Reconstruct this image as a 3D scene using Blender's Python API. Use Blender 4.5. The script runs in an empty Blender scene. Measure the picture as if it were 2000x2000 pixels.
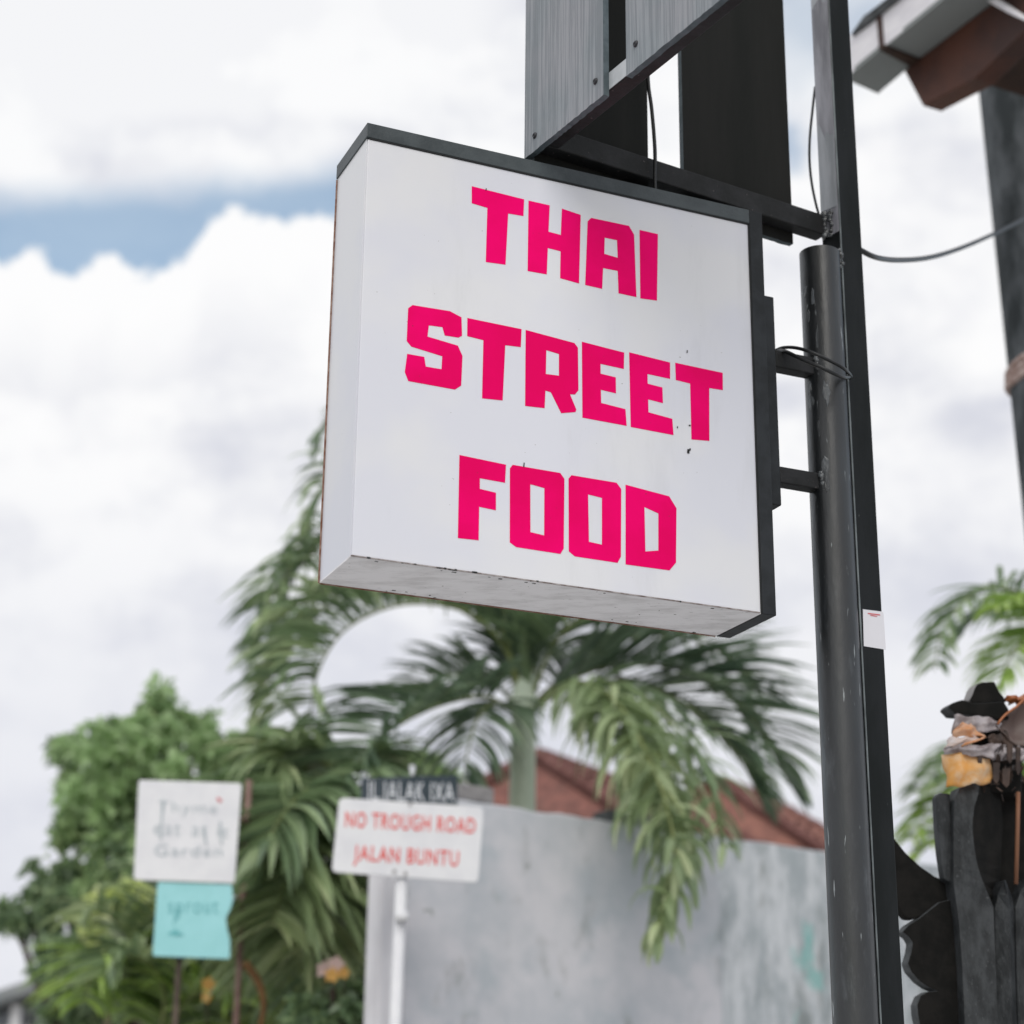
import bpy, bmesh, math, random
from mathutils import Vector, Matrix
S = bpy.context.scene
COL = S.collection
R = math.radians
V = Vector

# ------------------------------------------------------------------ camera
F = 3783.46 / 2000.0                       # focal length over picture width
PITCH, ROLL, CAMH = R(19.302), 0.01083083, 1.6
fw = V((0, math.cos(PITCH), math.sin(PITCH)))
r0 = V((1, 0, 0)); u0 = V((0, -math.sin(PITCH), math.cos(PITCH)))
rt = r0 * math.cos(ROLL) + u0 * math.sin(ROLL)
up = -r0 * math.sin(ROLL) + u0 * math.cos(ROLL)
CAM = V((0, 0, CAMH))
cd = bpy.data.cameras.new('camera'); cam = bpy.data.objects.new('camera', cd); COL.objects.link(cam)
cam.matrix_world = Matrix(((rt.x, up.x, -fw.x, CAM.x), (rt.y, up.y, -fw.y, CAM.y), (rt.z, up.z, -fw.z, CAM.z), (0, 0, 0, 1)))
cd.sensor_fit = 'HORIZONTAL'; cd.sensor_width = 36; cd.lens = 36 * F
cd.clip_start = 0.05; cd.clip_end = 3000
cd.dof.use_dof = True; cd.dof.focus_distance = 4.28; cd.dof.aperture_fstop = 2.25
cd.dof.aperture_blades = 9
S.camera = cam


def ray(x, y):                              # direction of a point of the 2000 px photograph
    return fw + rt * ((x - 1000) / 2000 / F) + up * ((1000 - y) / 2000 / F)


def at(x, y, D):                            # world point seen there, D metres in front of the viewer (ground distance)
    d = ray(x, y); return CAM + d * (D / d.y)


def azv(deg):                               # horizontal unit vector of an azimuth measured from +Y to the right
    return V((math.sin(R(deg)), math.cos(R(deg)), 0))


def onp(x, y, P, n):                        # world point seen there on the plane through P with normal n
    d = ray(x, y); return CAM + d * ((P - CAM).dot(n) / d.dot(n))


# ------------------------------------------------------------------ node helpers
class NT:
    def __init__(s, tree):
        s.t = tree; s.n = tree.nodes; s.l = tree.links

    def new(s, typ, **kw):
        n = s.n.new(typ)
        for k, v in kw.items(): setattr(n, k, v)
        return n

    def set(s, sock, v):
        if hasattr(v, 'is_output') or isinstance(v, bpy.types.NodeSocket): s.l.new(v, sock)
        elif isinstance(v, (tuple, list)) and len(v) == 3 and sock.type == 'RGBA': sock.default_value = (*v, 1)
        else: sock.default_value = v

    def m(s, op, a, b=0.0, c=0.0, clamp=False):
        n = s.new('ShaderNodeMath', operation=op, use_clamp=clamp)
        s.set(n.inputs[0], a); s.set(n.inputs[1], b); s.set(n.inputs[2], c)
        return n.outputs[0]

    def smooth(s, v, a, b):
        n = s.new('ShaderNodeMapRange', interpolation_type='SMOOTHSTEP')
        s.set(n.inputs[0], v); s.set(n.inputs[1], a); s.set(n.inputs[2], b)
        return n.outputs[0]

    def mix(s, f, a, b):
        n = s.new('ShaderNodeMix', data_type='RGBA')
        s.set(n.inputs[0], f); s.set(n.inputs[6], a); s.set(n.inputs[7], b)
        return n.outputs[2]

    def noise(s, vec, scale, detail=4, rough=.55, stretch=None, dist=0.0):
        if stretch:
            mp = s.new('ShaderNodeMapping'); s.l.new(vec, mp.inputs[0]); mp.inputs[3].default_value = stretch; vec = mp.outputs[0]
        n = s.new('ShaderNodeTexNoise'); s.l.new(vec, n.inputs['Vector'])
        n.inputs['Scale'].default_value = scale; n.inputs['Detail'].default_value = detail
        n.inputs['Roughness'].default_value = rough; n.inputs['Distortion'].default_value = dist
        return n.outputs[0]

    def coord(s, which='Object'):
        return s.new('ShaderNodeTexCoord').outputs[which]


# ------------------------------------------------------------------ world
SUN_AZ, SUN_EL = 178.0, 42.0               # the sun stands behind thin cloud, left behind the viewer
W = bpy.data.worlds.new('World'); S.world = W; W.use_nodes = True
w = NT(W.node_tree); w.n.clear()
out = w.new('ShaderNodeOutputWorld')
sky = w.new('ShaderNodeTexSky', sky_type='NISHITA'); sky.sun_disc = False
sky.sun_elevation = R(SUN_EL); sky.sun_rotation = R(SUN_AZ); sky.air_density = 1.0; sky.dust_density = 1.2; sky.ozone_density = 0
g = w.coord('Generated')
sep = w.new('ShaderNodeSeparateXYZ'); w.l.new(g, sep.inputs[0])
X, Y, Z = sep.outputs
az = w.m('ARCTAN2', X, Y)
el = w.m('ARCSINE', Z)
DEG = math.pi / 180


def azel(x, y):
    d = ray(x, y); return math.degrees(math.atan2(d.x, d.y)), math.degrees(math.atan2(d.z, math.hypot(d.x, d.y)))


def curve(pts, val):                        # cloud edge height (deg) over azimuth (deg)
    n = w.new('ShaderNodeFloatCurve'); c = n.mapping.curves[0]
    P = sorted(((a + 40) / 80, (e - 20) / 20) for a, e in pts)
    while len(c.points) < len(P): c.points.new(0.5, 0.5)
    for q, (a, e) in zip(c.points, P): q.location = (a, max(0, min(1, e))); q.handle_type = 'AUTO'
    n.mapping.update(); w.l.new(val, n.inputs['Value'])
    return w.m('MULTIPLY_ADD', n.outputs[0], 20.0, 20.0)


azd = w.m('DIVIDE', az, DEG); eld = w.m('DIVIDE', el, DEG)
azn = w.m('MULTIPLY_ADD', azd, 1 / 80, 0.5, clamp=True)
lowpts = [(-40, 25.5), (-25, 25.2)] + [azel(*p) for p in [(0, 512), (60, 492), (95, 500), (118, 538), (150, 538), (178, 508), (240, 505), (256, 534), (300, 525), (345, 510), (372, 505), (388, 470), (400, 430), (430, 413), (465, 406), (500, 424), (540, 430), (580, 430), (610, 419), (645, 432), (700, 420), (780, 380)]] + [(-1.5, 29.8), (1, 30), (8, 30), (40, 30)]
uppts = [(-40, 28.5), (-25, 27.6)] + [azel(*p) for p in [(0, 408), (120, 398), (230, 388), (400, 372), (560, 362), (680, 338), (780, 330)]] + [(-1, 28.6), (1, 27.5), (8, 27.3), (40, 27.3)]
fine = w.noise(g, 95, 5, .6); med = w.noise(g, 26, 4, .55)
puff = w.noise(g, 48, 3, .5); puff = w.m('SUBTRACT', .32, w.m('ABSOLUTE', w.m('MULTIPLY_ADD', puff, 4.0, -2.0)))
fine = w.m('ADD', fine, -.5); med = w.m('ADD', med, -.5)
low = w.m('ADD', w.m('ADD', curve(lowpts, azn), w.m('MULTIPLY', fine, .42)), w.m('MULTIPLY_ADD', puff, .5, w.m('MULTIPLY', med, .3)))
upc = w.m('ADD', w.m('ADD', curve(uppts, azn), w.m('MULTIPLY', med, 1.3)), w.m('MULTIPLY', fine, .25))
below = w.m('SUBTRACT', low, eld)
Lf = w.smooth(below, -.10, .2)
Uf = w.m('MULTIPLY', w.smooth(w.m('SUBTRACT', eld, upc), -.45, .95), .97)
cloud = w.m('MAXIMUM', Lf, Uf)


def patch(x, y, r1, r2, amp):               # ragged break in the cloud round a direction
    c = ray(x, y).normalized()
    n = w.new('ShaderNodeVectorMath', operation='DISTANCE'); w.l.new(g, n.inputs[0]); n.inputs[1].default_value = c
    d = w.m('ADD', w.m('DIVIDE', n.outputs['Value'], DEG), w.m('MULTIPLY', med, 3.0))
    return w.m('MULTIPLY', w.smooth(d, r2, r1), amp)


hole = w.m('MAXIMUM', w.m('MAXIMUM', patch(1590, 40, .3, 3.4, .62), patch(1535, 275, .1, 1.1, .75)), patch(1690, 60, .2, 1.8, .6))
cloud = w.m('MULTIPLY', cloud, w.m('SUBTRACT', 1.0, hole))
# the rest of the sky: the same broken cloud
dirc = w.new('ShaderNodeVectorMath', operation='DISTANCE'); w.l.new(g, dirc.inputs[0]); dirc.inputs[1].default_value = fw
away = w.smooth(dirc.outputs['Value'], .42, .6)
gen = w.smooth(w.noise(g, 2.6, 6, .55, (1, 1, 1.8)), .36, .5)
mixc = w.m('ADD', w.m('MULTIPLY', cloud, w.m('SUBTRACT', 1.0, away)), w.m('MULTIPLY', gen, away))
cl = w.m('MULTIPLY_ADD', mixc, .78, .22)
# cloud tone: bright tops, bluish grey bellies
big = w.noise(g, 5.5, 5, .5, (1, 1, 2.6), .4)
tone = w.smooth(w.m('ADD', w.m('MULTIPLY_ADD', big, 1.0, .05), w.m('MULTIPLY_ADD', med, .3, w.m('MULTIPLY', fine, .1))), .34, .66)
top = w.m('MULTIPLY', w.m('MULTIPLY', w.smooth(below, 7.5, 1.0), w.smooth(below, -.4, .1)), w.smooth(azd, 1.0, -2.5))
hi = w.m('MULTIPLY', w.m('MULTIPLY', w.smooth(w.m('SUBTRACT', eld, upc), .6, 2.6), .82), w.smooth(azd, 2.5, -2.0))
tone = w.m('MAXIMUM', w.m('MAXIMUM', tone, top), hi)
lowdim = w.smooth(eld, 22.0, 10.0)
ccol = w.mix(tone, (.68, .695, .77), (.985, .985, .99))
ccol = w.mix(w.m('MULTIPLY', lowdim, .6), ccol, (.72, .74, .82))
tintn = w.new('ShaderNodeVectorMath', operation='MULTIPLY'); w.l.new(sky.outputs[0], tintn.inputs[0]); tintn.inputs[1].default_value = (1.12, 1.25, 1.16)
bs = w.new('ShaderNodeBackground'); w.l.new(tintn.outputs[0], bs.inputs[0]); bs.inputs[1].default_value = .15
bc = w.new('ShaderNodeBackground'); w.l.new(ccol, bc.inputs[0]); bc.inputs[1].default_value = 1.0
mx = w.new('ShaderNodeMixShader'); w.l.new(cl, mx.inputs[0]); w.l.new(bs.outputs[0], mx.inputs[1]); w.l.new(bc.outputs[0], mx.inputs[2])
w.l.new(mx.outputs[0], out.inputs[0])

sd = bpy.data.lights.new('sun', 'SUN'); sd.energy = 1.4; sd.angle = R(40); sd.color = (1, .96, .9)
so = bpy.data.objects.new('sun', sd); COL.objects.link(so)
sdir = V((math.sin(R(SUN_AZ)) * math.cos(R(SUN_EL)), math.cos(R(SUN_AZ)) * math.cos(R(SUN_EL)), math.sin(R(SUN_EL))))
so.rotation_euler = sdir.to_track_quat('Z', 'Y').to_euler(); so.location = sdir * 30
S.view_settings.view_transform = 'Standard'; S.view_settings.look = 'None'
S.view_settings.exposure = 0.0; S.view_settings.gamma = 1.0; S.view_settings.use_curve_mapping = False
S.render.engine = 'CYCLES'
S.cycles.max_bounces = 8; S.cycles.transparent_max_bounces = 8

# ------------------------------------------------------------------ materials
MATS = {}


def mat(name, col, rough=.6, spec=.3, var=None, vs=6, stretch=None, bump=0, bs=60, metal=0, extra=None, trans=0, coord='Object'):
    if name in MATS: return MATS[name]
    m = bpy.data.materials.new(name); m.use_nodes = True; k = NT(m.node_tree)
    b = k.n['Principled BSDF']; o = k.n['Material Output']
    b.inputs['Roughness'].default_value = rough; b.inputs['Specular IOR Level'].default_value = spec
    b.inputs['Metallic'].default_value = metal
    c = k.coord(coord); colr = None
    if var:
        f = k.smooth(k.noise(c, vs, 6, .6, stretch), .35, .65)
        colr = k.mix(f, col, var)
    if extra: colr = extra(k, c, colr if colr is not None else (*col, 1), b)
    if colr is not None and not isinstance(colr, tuple): k.l.new(colr, b.inputs['Base Color'])
    else: b.inputs['Base Color'].default_value = (*col, 1)
    if bump:
        bn = k.new('ShaderNodeBump'); bn.inputs['Strength'].default_value = bump; bn.inputs['Distance'].default_value = .003
        k.l.new(k.noise(c, bs, 5, .6, stretch), bn.inputs['Height']); k.l.new(bn.outputs[0], b.inputs['Normal'])
    if trans:
        t = k.new('ShaderNodeBsdfTranslucent'); ms = k.new('ShaderNodeMixShader'); ms.inputs[0].default_value = trans
        if colr is not None and not isinstance(colr, tuple): k.l.new(colr, t.inputs[0])
        else: t.inputs[0].default_value = (*col, 1)
        k.l.new(b.outputs[0], ms.inputs[1]); k.l.new(t.outputs[0], ms.inputs[2]); k.l.new(ms.outputs[0], o.inputs[0])
    MATS[name] = m
    return m


def leafmat(name, a, b_, c_, trans=.35, rough=.36, spec=.6):
    if name in MATS: return MATS[name]
    a, b_, c_ = [tuple(min(.8, v * 1.75) for v in q) for q in (a, b_, c_)]
    m = bpy.data.materials.new(name); m.use_nodes = True; k = NT(m.node_tree)
    b = k.n['Principled BSDF']; o = k.n['Material Output']
    b.inputs['Roughness'].default_value = rough; b.inputs['Specular IOR Level'].default_value = spec
    gi = k.new('ShaderNodeNewGeometry')
    rp = k.new('ShaderNodeValToRGB'); k.l.new(gi.outputs['Random Per Island'], rp.inputs[0])
    e = rp.color_ramp.elements; e[0].color = (*a, 1); e[1].color = (*c_, 1)
    x = rp.color_ramp.elements.new(.62); x.color = (*b_, 1)
    n = k.smooth(k.noise(k.coord(), 2.2, 3), .3, .7)
    hs = k.mix(n, rp.outputs[0], tuple(min(1, v * 1.35) for v in b_))
    hs = k.mix(.55, rp.outputs[0], hs)
    k.l.new(hs, b.inputs['Base Color'])
    t = k.new('ShaderNodeBsdfTranslucent'); ms = k.new('ShaderNodeMixShader'); ms.inputs[0].default_value = trans
    k.l.new(hs, t.inputs[0]); k.l.new(b.outputs[0], ms.inputs[1]); k.l.new(t.outputs[0], ms.inputs[2]); k.l.new(ms.outputs[0], o.inputs[0])
    MATS[name] = m
    return m


# white acrylic with a faint warm cloud and fly specks
def acrylic(k, c, colr, b):
    f = k.smooth(k.noise(c, 3.2, 3, .5), .4, .62)
    x = k.mix(f, (.66, .665, .725), (.70, .70, .725))
    x = k.mix(k.m('MULTIPLY', k.smooth(k.noise(c, 7, 6, .7, (1, 1, .18)), .55, .75), .22), x, (.48, .48, .50))
    sp = k.smooth(k.noise(c, 95, 2, .5), .775, .79)
    x = k.mix(sp, x, (.35, .34, .34))
    return k.mix(k.smooth(k.noise(c, 260, 1, .5), .84, .86), x, (.1, .1, .1))


def underside(k, c, colr, b):
    f = k.smooth(k.noise(c, 9, 6, .65, (1, 2.5, 1)), .42, .68)
    x = k.mix(f, (.84, .82, .84), (.66, .64, .65))
    f2 = k.smooth(k.noise(c, 38, 5, .7, (1, 2, 1)), .60, .72)
    x = k.mix(f2, x, (.46, .44, .45))
    return k.mix(k.smooth(k.noise(c, 60, 2, .5), .73, .76), x, (.07, .05, .045))


M_acr = mat('white_acrylic', (.78, .78, .8), .3, .3, extra=acrylic)
M_und = mat('dirty_white_metal', (.7, .68, .68), .5, .3, extra=underside)
M_pink = mat('magenta_vinyl', (.74, .0, .105), .5, .05, var=(.88, .0, .150), vs=2.6, extra=lambda k, c, x, b: k.mix(k.smooth(k.noise(c, 150, 2, .5), .74, .78), x, (.45, .02, .07)))  # uneven pink puts a backlit look into the vinyl colour
M_capmat = mat('slate_painted_steel', (.036, .045, .050), .45, .35, var=(.062, .074, .08), vs=9, bump=.25, bs=120)
M_frame = mat('dark_painted_steel', (.016, .018, .02), .5, .2, var=(.026, .029, .033), vs=14, bump=.2, bs=90)
M_rust = mat('rusty_seam', (.16, .06, .035), .8, .1, var=(.32, .22, .18), vs=60)
M_beam = mat('black_painted_steel', (.013, .0135, .0135), .55, .2, var=(.024, .024, .026), vs=12, bump=.3, bs=70,
             extra=lambda k, c, x, b: k.mix(k.smooth(k.noise(c, 110, 3, .6), .70, .74), x, (.16, .13, .13)))


def scuffed(k, c, x, b):
    f = k.smooth(k.noise(c, 26, 6, .62, (1, 1, .22)), .60, .66)
    x = k.mix(f, x, (.20, .215, .235))
    f2 = k.smooth(k.noise(c, 120, 3, .6, (1, 1, .16)), .70, .74)
    x = k.mix(f2, x, (.30, .32, .33))
    rg = k.m('MULTIPLY_ADD', k.noise(c, 12, 4, .6, (1, 1, .3)), .35, .16)
    k.l.new(rg, b.inputs['Roughness'])
    return x


M_pipe = mat('scuffed_black_pipe', (.006, .007, .008), .3, .75, var=(.013, .015, .017), vs=16, stretch=(1, 1, .25), bump=.5, bs=45,
             extra=lambda k, c, x, b: (k.l.new(k.m('MULTIPLY_ADD', k.noise(c, 12, 4, .6, (1, 1, .3)), .35, .2), b.inputs['Roughness']),
                                       k.mix(k.smooth(k.noise(c, 95, 3, .6, (1, 1, .12)), .665, .73), k.mix(k.m('MULTIPLY', k.smooth(k.noise(c, 9, 7, .66, (1, 1, .26)), .60, .70), .45), x, (.085, .095, .105)), (.24, .26, .27)))[1])
M_post = mat('square_tube_black', (.011, .013, .0135), .6, .1, var=(.018, .020, .022), vs=10, stretch=(1, 1, .3), bump=.2, bs=60,
             extra=lambda k, c, x, b: k.mix(k.smooth(k.noise(c, 140, 3, .6, (1, 1, .3)), .74, .77), x, (.12, .13, .13)))
M_worn = mat('faded_peeling_paint', (.22, .22, .25), .42, .4, var=(.42, .42, .47), vs=22, stretch=(1, 1, .18), bump=.5, bs=60,
             extra=lambda k, c, x, b: k.mix(k.smooth(k.noise(c, 9, 5, .6, (1, 1, .4)), .52, .55), x, (.46, .48, .52)))
M_weld = mat('weld_metal', (.012, .013, .014), .2, 1.0, var=(.10, .11, .12), vs=70, bump=1, bs=120)
M_rub = mat('black_cable_rubber', (.012, .013, .014), .38, .4)
M_screw = mat('screw_head', (.03, .03, .035), .4, .5, metal=.4)


def woodgrain(k, c, x, b):
    n = k.noise(c, 105, 5, .62, (1, 1, .022), .9)
    f = k.smooth(n, .42, .6)
    bn = k.new('ShaderNodeBump'); bn.inputs['Strength'].default_value = .9; bn.inputs['Distance'].default_value = .003
    k.l.new(n, bn.inputs['Height']); k.l.new(bn.outputs[0], b.inputs['Normal'])
    big = k.smooth(k.noise(c, 5, 3), .3, .7)
    return k.mix(f, k.mix(big, (.185, .21, .228), (.23, .24, .262)), k.mix(big, (.26, .288, .31), (.32, .325, .35)))


M_plank = mat('grey_painted_wood', (.2, .22, .24), .6, .25, extra=woodgrain)
M_plankb = mat('dark_stained_wood', (.015, .016, .015), .75, .1, var=(.021, .021, .02), vs=8, stretch=(1, 1, .1), bump=.3, bs=70)
M_plank_edge = mat('slate_cut_wood', (.10, .125, .14), .6, .2, var=(.07, .09, .10), vs=40, bump=.4, bs=80)

WALLN = azv(51.8)


def plaster(k, c, x, b):
    f = k.smooth(k.noise(c, 1.3, 5, .6), .36, .66)
    x = k.mix(f, (.43, .46, .50), (.62, .61, .645))
    f = k.smooth(k.noise(c, .9, 4, .6), .56, .70)
    x = k.mix(k.m('MULTIPLY', f, .85), x, (.29, .345, .395))
    x = k.mix(k.m('MULTIPLY', k.smooth(k.noise(c, 3.1, 4, .6, (1, 1, 1.2)), .52, .70), .45), x, (.36, .42, .46))
    x = k.mix(k.smooth(k.noise(c, 6.3, 3, .6), .72, .78), x, (.22, .24, .23))
    f = k.m('MULTIPLY', k.smooth(k.noise(c, 5.5, 6, .65, (1, 1, .55)), .56, .72), .4)
    return k.mix(f, x, (.19, .205, .19))


def plaster2(k, c, x, b):
    f = k.smooth(k.noise(c, 8, 6, .7, (1, 1, .35)), .38, .62)
    x = k.mix(f, (.37, .405, .43), (.60, .62, .65))
    f = k.m('MULTIPLY', k.smooth(k.noise(c, 3.2, 6, .7, (1, 1, .45)), .50, .66), .6)
    x = k.mix(f, x, (.16, .18, .17))
    gp = k.new('ShaderNodeNewGeometry').outputs['Position']; out_ = x
    for px_, py_, rad, amp in ((1605, 1890, .16, .6), (1575, 1795, .09, .45), (1560, 1975, .08, .4)):
        n = k.new('ShaderNodeVectorMath', operation='DISTANCE'); k.l.new(gp, n.inputs[0]); n.inputs[1].default_value = at(px_, py_, 10.75)
        dn = k.m('ADD', n.outputs['Value'], k.m('MULTIPLY_ADD', k.noise(c, 5, 5, .65), .7, -.35))
        out_ = k.mix(k.m('MULTIPLY', k.smooth(dn, rad, rad * .35), amp), out_, (.17, .46, .43))
    return out_


M_wall = mat('cement_render', (.45, .46, .49), .85, .15, extra=plaster, bump=.4, bs=20)
M_wall2 = mat('rough_stained_render', (.42, .44, .47), .9, .1, extra=plaster2, bump=.8, bs=16)
M_block = mat('grey_concrete', (.22, .21, .215), .9, .1, var=(.34, .33, .33), vs=10)
M_white = mat('white_paint', (.74, .74, .76), .45, .35, var=(.68, .68, .71), vs=8)
M_wpil = mat('weathered_white_pillar', (.74, .73, .76), .7, .2, var=(.58, .57, .60), vs=5, stretch=(1, 1, .3))
M_red = mat('red_sign_paint', (.76, .055, .04), .5, .3)
M_teal = mat('pale_teal_paint', (.29, .60, .62), .5, .3, var=(.34, .66, .69), vs=4)
M_teald = mat('dark_teal_print', (.13, .42, .44), .5, .3)
M_hand = mat('grey_handwriting', (.40, .46, .49), .6, .2)
M_pinkred = mat('small_red_mark', (.6, .12, .14), .6, .2)
M_navy = mat('dark_slate_board', (.03, .045, .055), .6, .2, var=(.06, .075, .09), vs=12)
M_wtext = mat('white_lettering', (.76, .78, .82), .5, .3)
M_rpole = mat('rusty_brown_pole', (.20, .12, .105), .7, .2, var=(.27, .185, .16), vs=14)
M_rooft = mat('red_clay_tile', (.27, .125, .105), .85, .1, var=(.17, .085, .075), vs=11, extra=lambda k, c, x, b: k.mix(k.m('MULTIPLY', k.smooth(k.noise(c, 3, 6, .7), .5, .7), .6), x, (.12, .085, .075)))
M_rooftd = mat('dark_ridge_tile', (.13, .06, .052), .8, .15, var=(.2, .10, .09), vs=6)
M_hwall = mat('house_plaster', (.5, .48, .45), .8, .1, var=(.43, .42, .4), vs=2)
M_hgrey = mat('grey_blue_house_wall', (.30, .33, .37), .8, .1, var=(.38, .40, .44), vs=2)
M_groof = mat('grey_roof_sheet', (.19, .205, .215), .7, .2, var=(.25, .265, .27), vs=3)
M_glass = mat('window_glass', (.03, .04, .05), .08, .6)
M_bark = mat('brown_bark', (.12, .095, .075), .9, .1, var=(.07, .055, .045), vs=12, bump=.8, bs=20)
M_shaft = mat('green_crownshaft', (.66, .72, .60), .5, .3, var=(.52, .60, .48), vs=5, stretch=(1, 1, .15))
M_ptrunk = mat('ringed_palm_trunk', (.27, .26, .23), .85, .1, var=(.19, .18, .16), vs=7, stretch=(.3, .3, 3), bump=.6, bs=10)
M_rachis = mat('frond_stalk', (.16, .20, .07), .45, .35, var=(.22, .25, .10), vs=6)
L_palm = leafmat('palm_leaflets', (.060, .095, .056), (.13, .18, .095), (.33, .39, .22))
L_palmd = leafmat('dark_palm_leaflets', (.038, .062, .044), (.08, .118, .072), (.20, .255, .15))
L_palmy = leafmat('yellow_green_palm_leaflets', (.08, .112, .058), (.155, .20, .10), (.38, .41, .24))
L_lime = leafmat('lime_palm_leaflets', (.08, .14, .035), (.17, .25, .06), (.34, .42, .12))
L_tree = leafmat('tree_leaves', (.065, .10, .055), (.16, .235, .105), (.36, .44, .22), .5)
L_treed = leafmat('shaded_tree_leaves', (.05, .078, .05), (.11, .16, .085), (.25, .32, .16), .45)  # darker copy of the tree leaves with shade put into the colour
L_bush = leafmat('bush_leaves', (.065, .10, .045), (.19, .24, .085), (.50, .52, .17), .45)
L_yel = leafmat('variegated_yellow_leaves', (.16, .22, .06), (.38, .42, .17), (.58, .58, .30), .4)
M_ochre = mat('dry_brown_frond', (.11, .06, .03), .8, .1, var=(.16, .09, .04), vs=8)
M_petalp = mat('pale_pink_petal', (.75, .55, .52), .6, .2, trans=.3)
M_petaly = mat('orange_petal', (.72, .42, .13), .6, .2, trans=.3)
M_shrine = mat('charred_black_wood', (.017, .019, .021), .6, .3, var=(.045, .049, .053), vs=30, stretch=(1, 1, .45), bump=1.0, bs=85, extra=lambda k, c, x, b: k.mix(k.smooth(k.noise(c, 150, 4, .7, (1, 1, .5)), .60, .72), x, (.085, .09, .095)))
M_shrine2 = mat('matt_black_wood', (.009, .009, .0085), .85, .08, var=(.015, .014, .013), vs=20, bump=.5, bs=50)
M_gold = mat('golden_cloth', (.88, .50, .13), .45, .5, var=(.92, .80, .64), vs=11, bump=.8, bs=30, trans=.45)
M_orange = mat('orange_dry_leaf', (.80, .34, .07), .4, .5, var=(.86, .62, .46), vs=14, bump=.8, bs=40, trans=.45)
M_pale = mat('crumpled_grey_sheet', (.60, .55, .57), .3, .6, var=(.26, .21, .21), vs=18, bump=1, bs=40, trans=.3)
M_brleaf = mat('dry_brown_leaf', (.125, .085, .075), .45, .4, var=(.19, .145, .13), vs=9, stretch=(1, 1, .4), bump=.6, bs=30, trans=.2)
M_flake = mat('black_brown_flakes', (.03, .02, .017), .6, .3, var=(.07, .045, .035), vs=20)
M_rim = mat('orange_brown_rim', (.36, .12, .04), .4, .5)
M_stick = mat('brown_stick', (.22, .10, .055), .6, .3, var=(.15, .07, .04), vs=20, stretch=(1, 1, .1))
M_fascia = mat('white_fascia_paint', (.80, .78, .81), .6, .25, var=(.70, .68, .72), vs=9, stretch=(1, 1, 5), bump=.5, bs=20)
M_soffit = mat('grey_soffit_board', (.20, .215, .215), .7, .2, var=(.24, .255, .255), vs=2)
M_brown = mat('red_brown_beam', (.088, .034, .022), .5, .25, var=(.045, .022, .018), vs=3, stretch=(1, 1, 1), bump=.3, bs=20)
M_darkb = mat('dark_brown_timber', (.035, .022, .018), .6, .2, var=(.055, .03, .022), vs=8)
M_gtile = mat('dark_grey_roof_tile', (.07, .075, .08), .8, .15, var=(.11, .115, .12), vs=10)
M_column = mat('mottled_grey_column', (.028, .033, .036), .75, .2, var=(.11, .12, .13), vs=9, stretch=(1, 1, .35), bump=.7, bs=25)
M_rope = mat('faded_brown_rope', (.36, .25, .22), .8, .1, var=(.55, .45, .42), vs=30, bump=.8, bs=60)
M_sticker = mat('white_sticker', (.70, .69, .73), .4, .3)
M_ground = mat('pale_earth', (.50, .48, .45), .95, .1, var=(.42, .40, .37), vs=.6, bump=.5, bs=4)
M_road = mat('pale_concrete_road', (.53, .53, .53), .9, .15, var=(.46, .46, .455), vs=1.2, bump=.4, bs=12)
M_curb = mat('kerb_concrete', (.42, .41, .4), .9, .1, var=(.34, .33, .32), vs=4)
M_inner = mat('black_board', (.02, .021, .022), .6, .2)


# ------------------------------------------------------------------ objects
def tag(o, label=None, cat=None, group=None, kind=None):
    if label: o['label'] = label
    if cat: o['category'] = cat
    if group: o['group'] = group
    if kind: o['kind'] = kind
    return o


def thing(name, loc, label, cat, group=None):
    o = bpy.data.objects.new(name, None); COL.objects.link(o); o.location = loc
    o.empty_display_size = .1
    return tag(o, label, cat, group)


WLOC = {}                                    # world location of each object's origin


def org(p):
    s = V((0, 0, 0))
    while p is not None: s += p.location; p = p.parent
    return s


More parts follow.
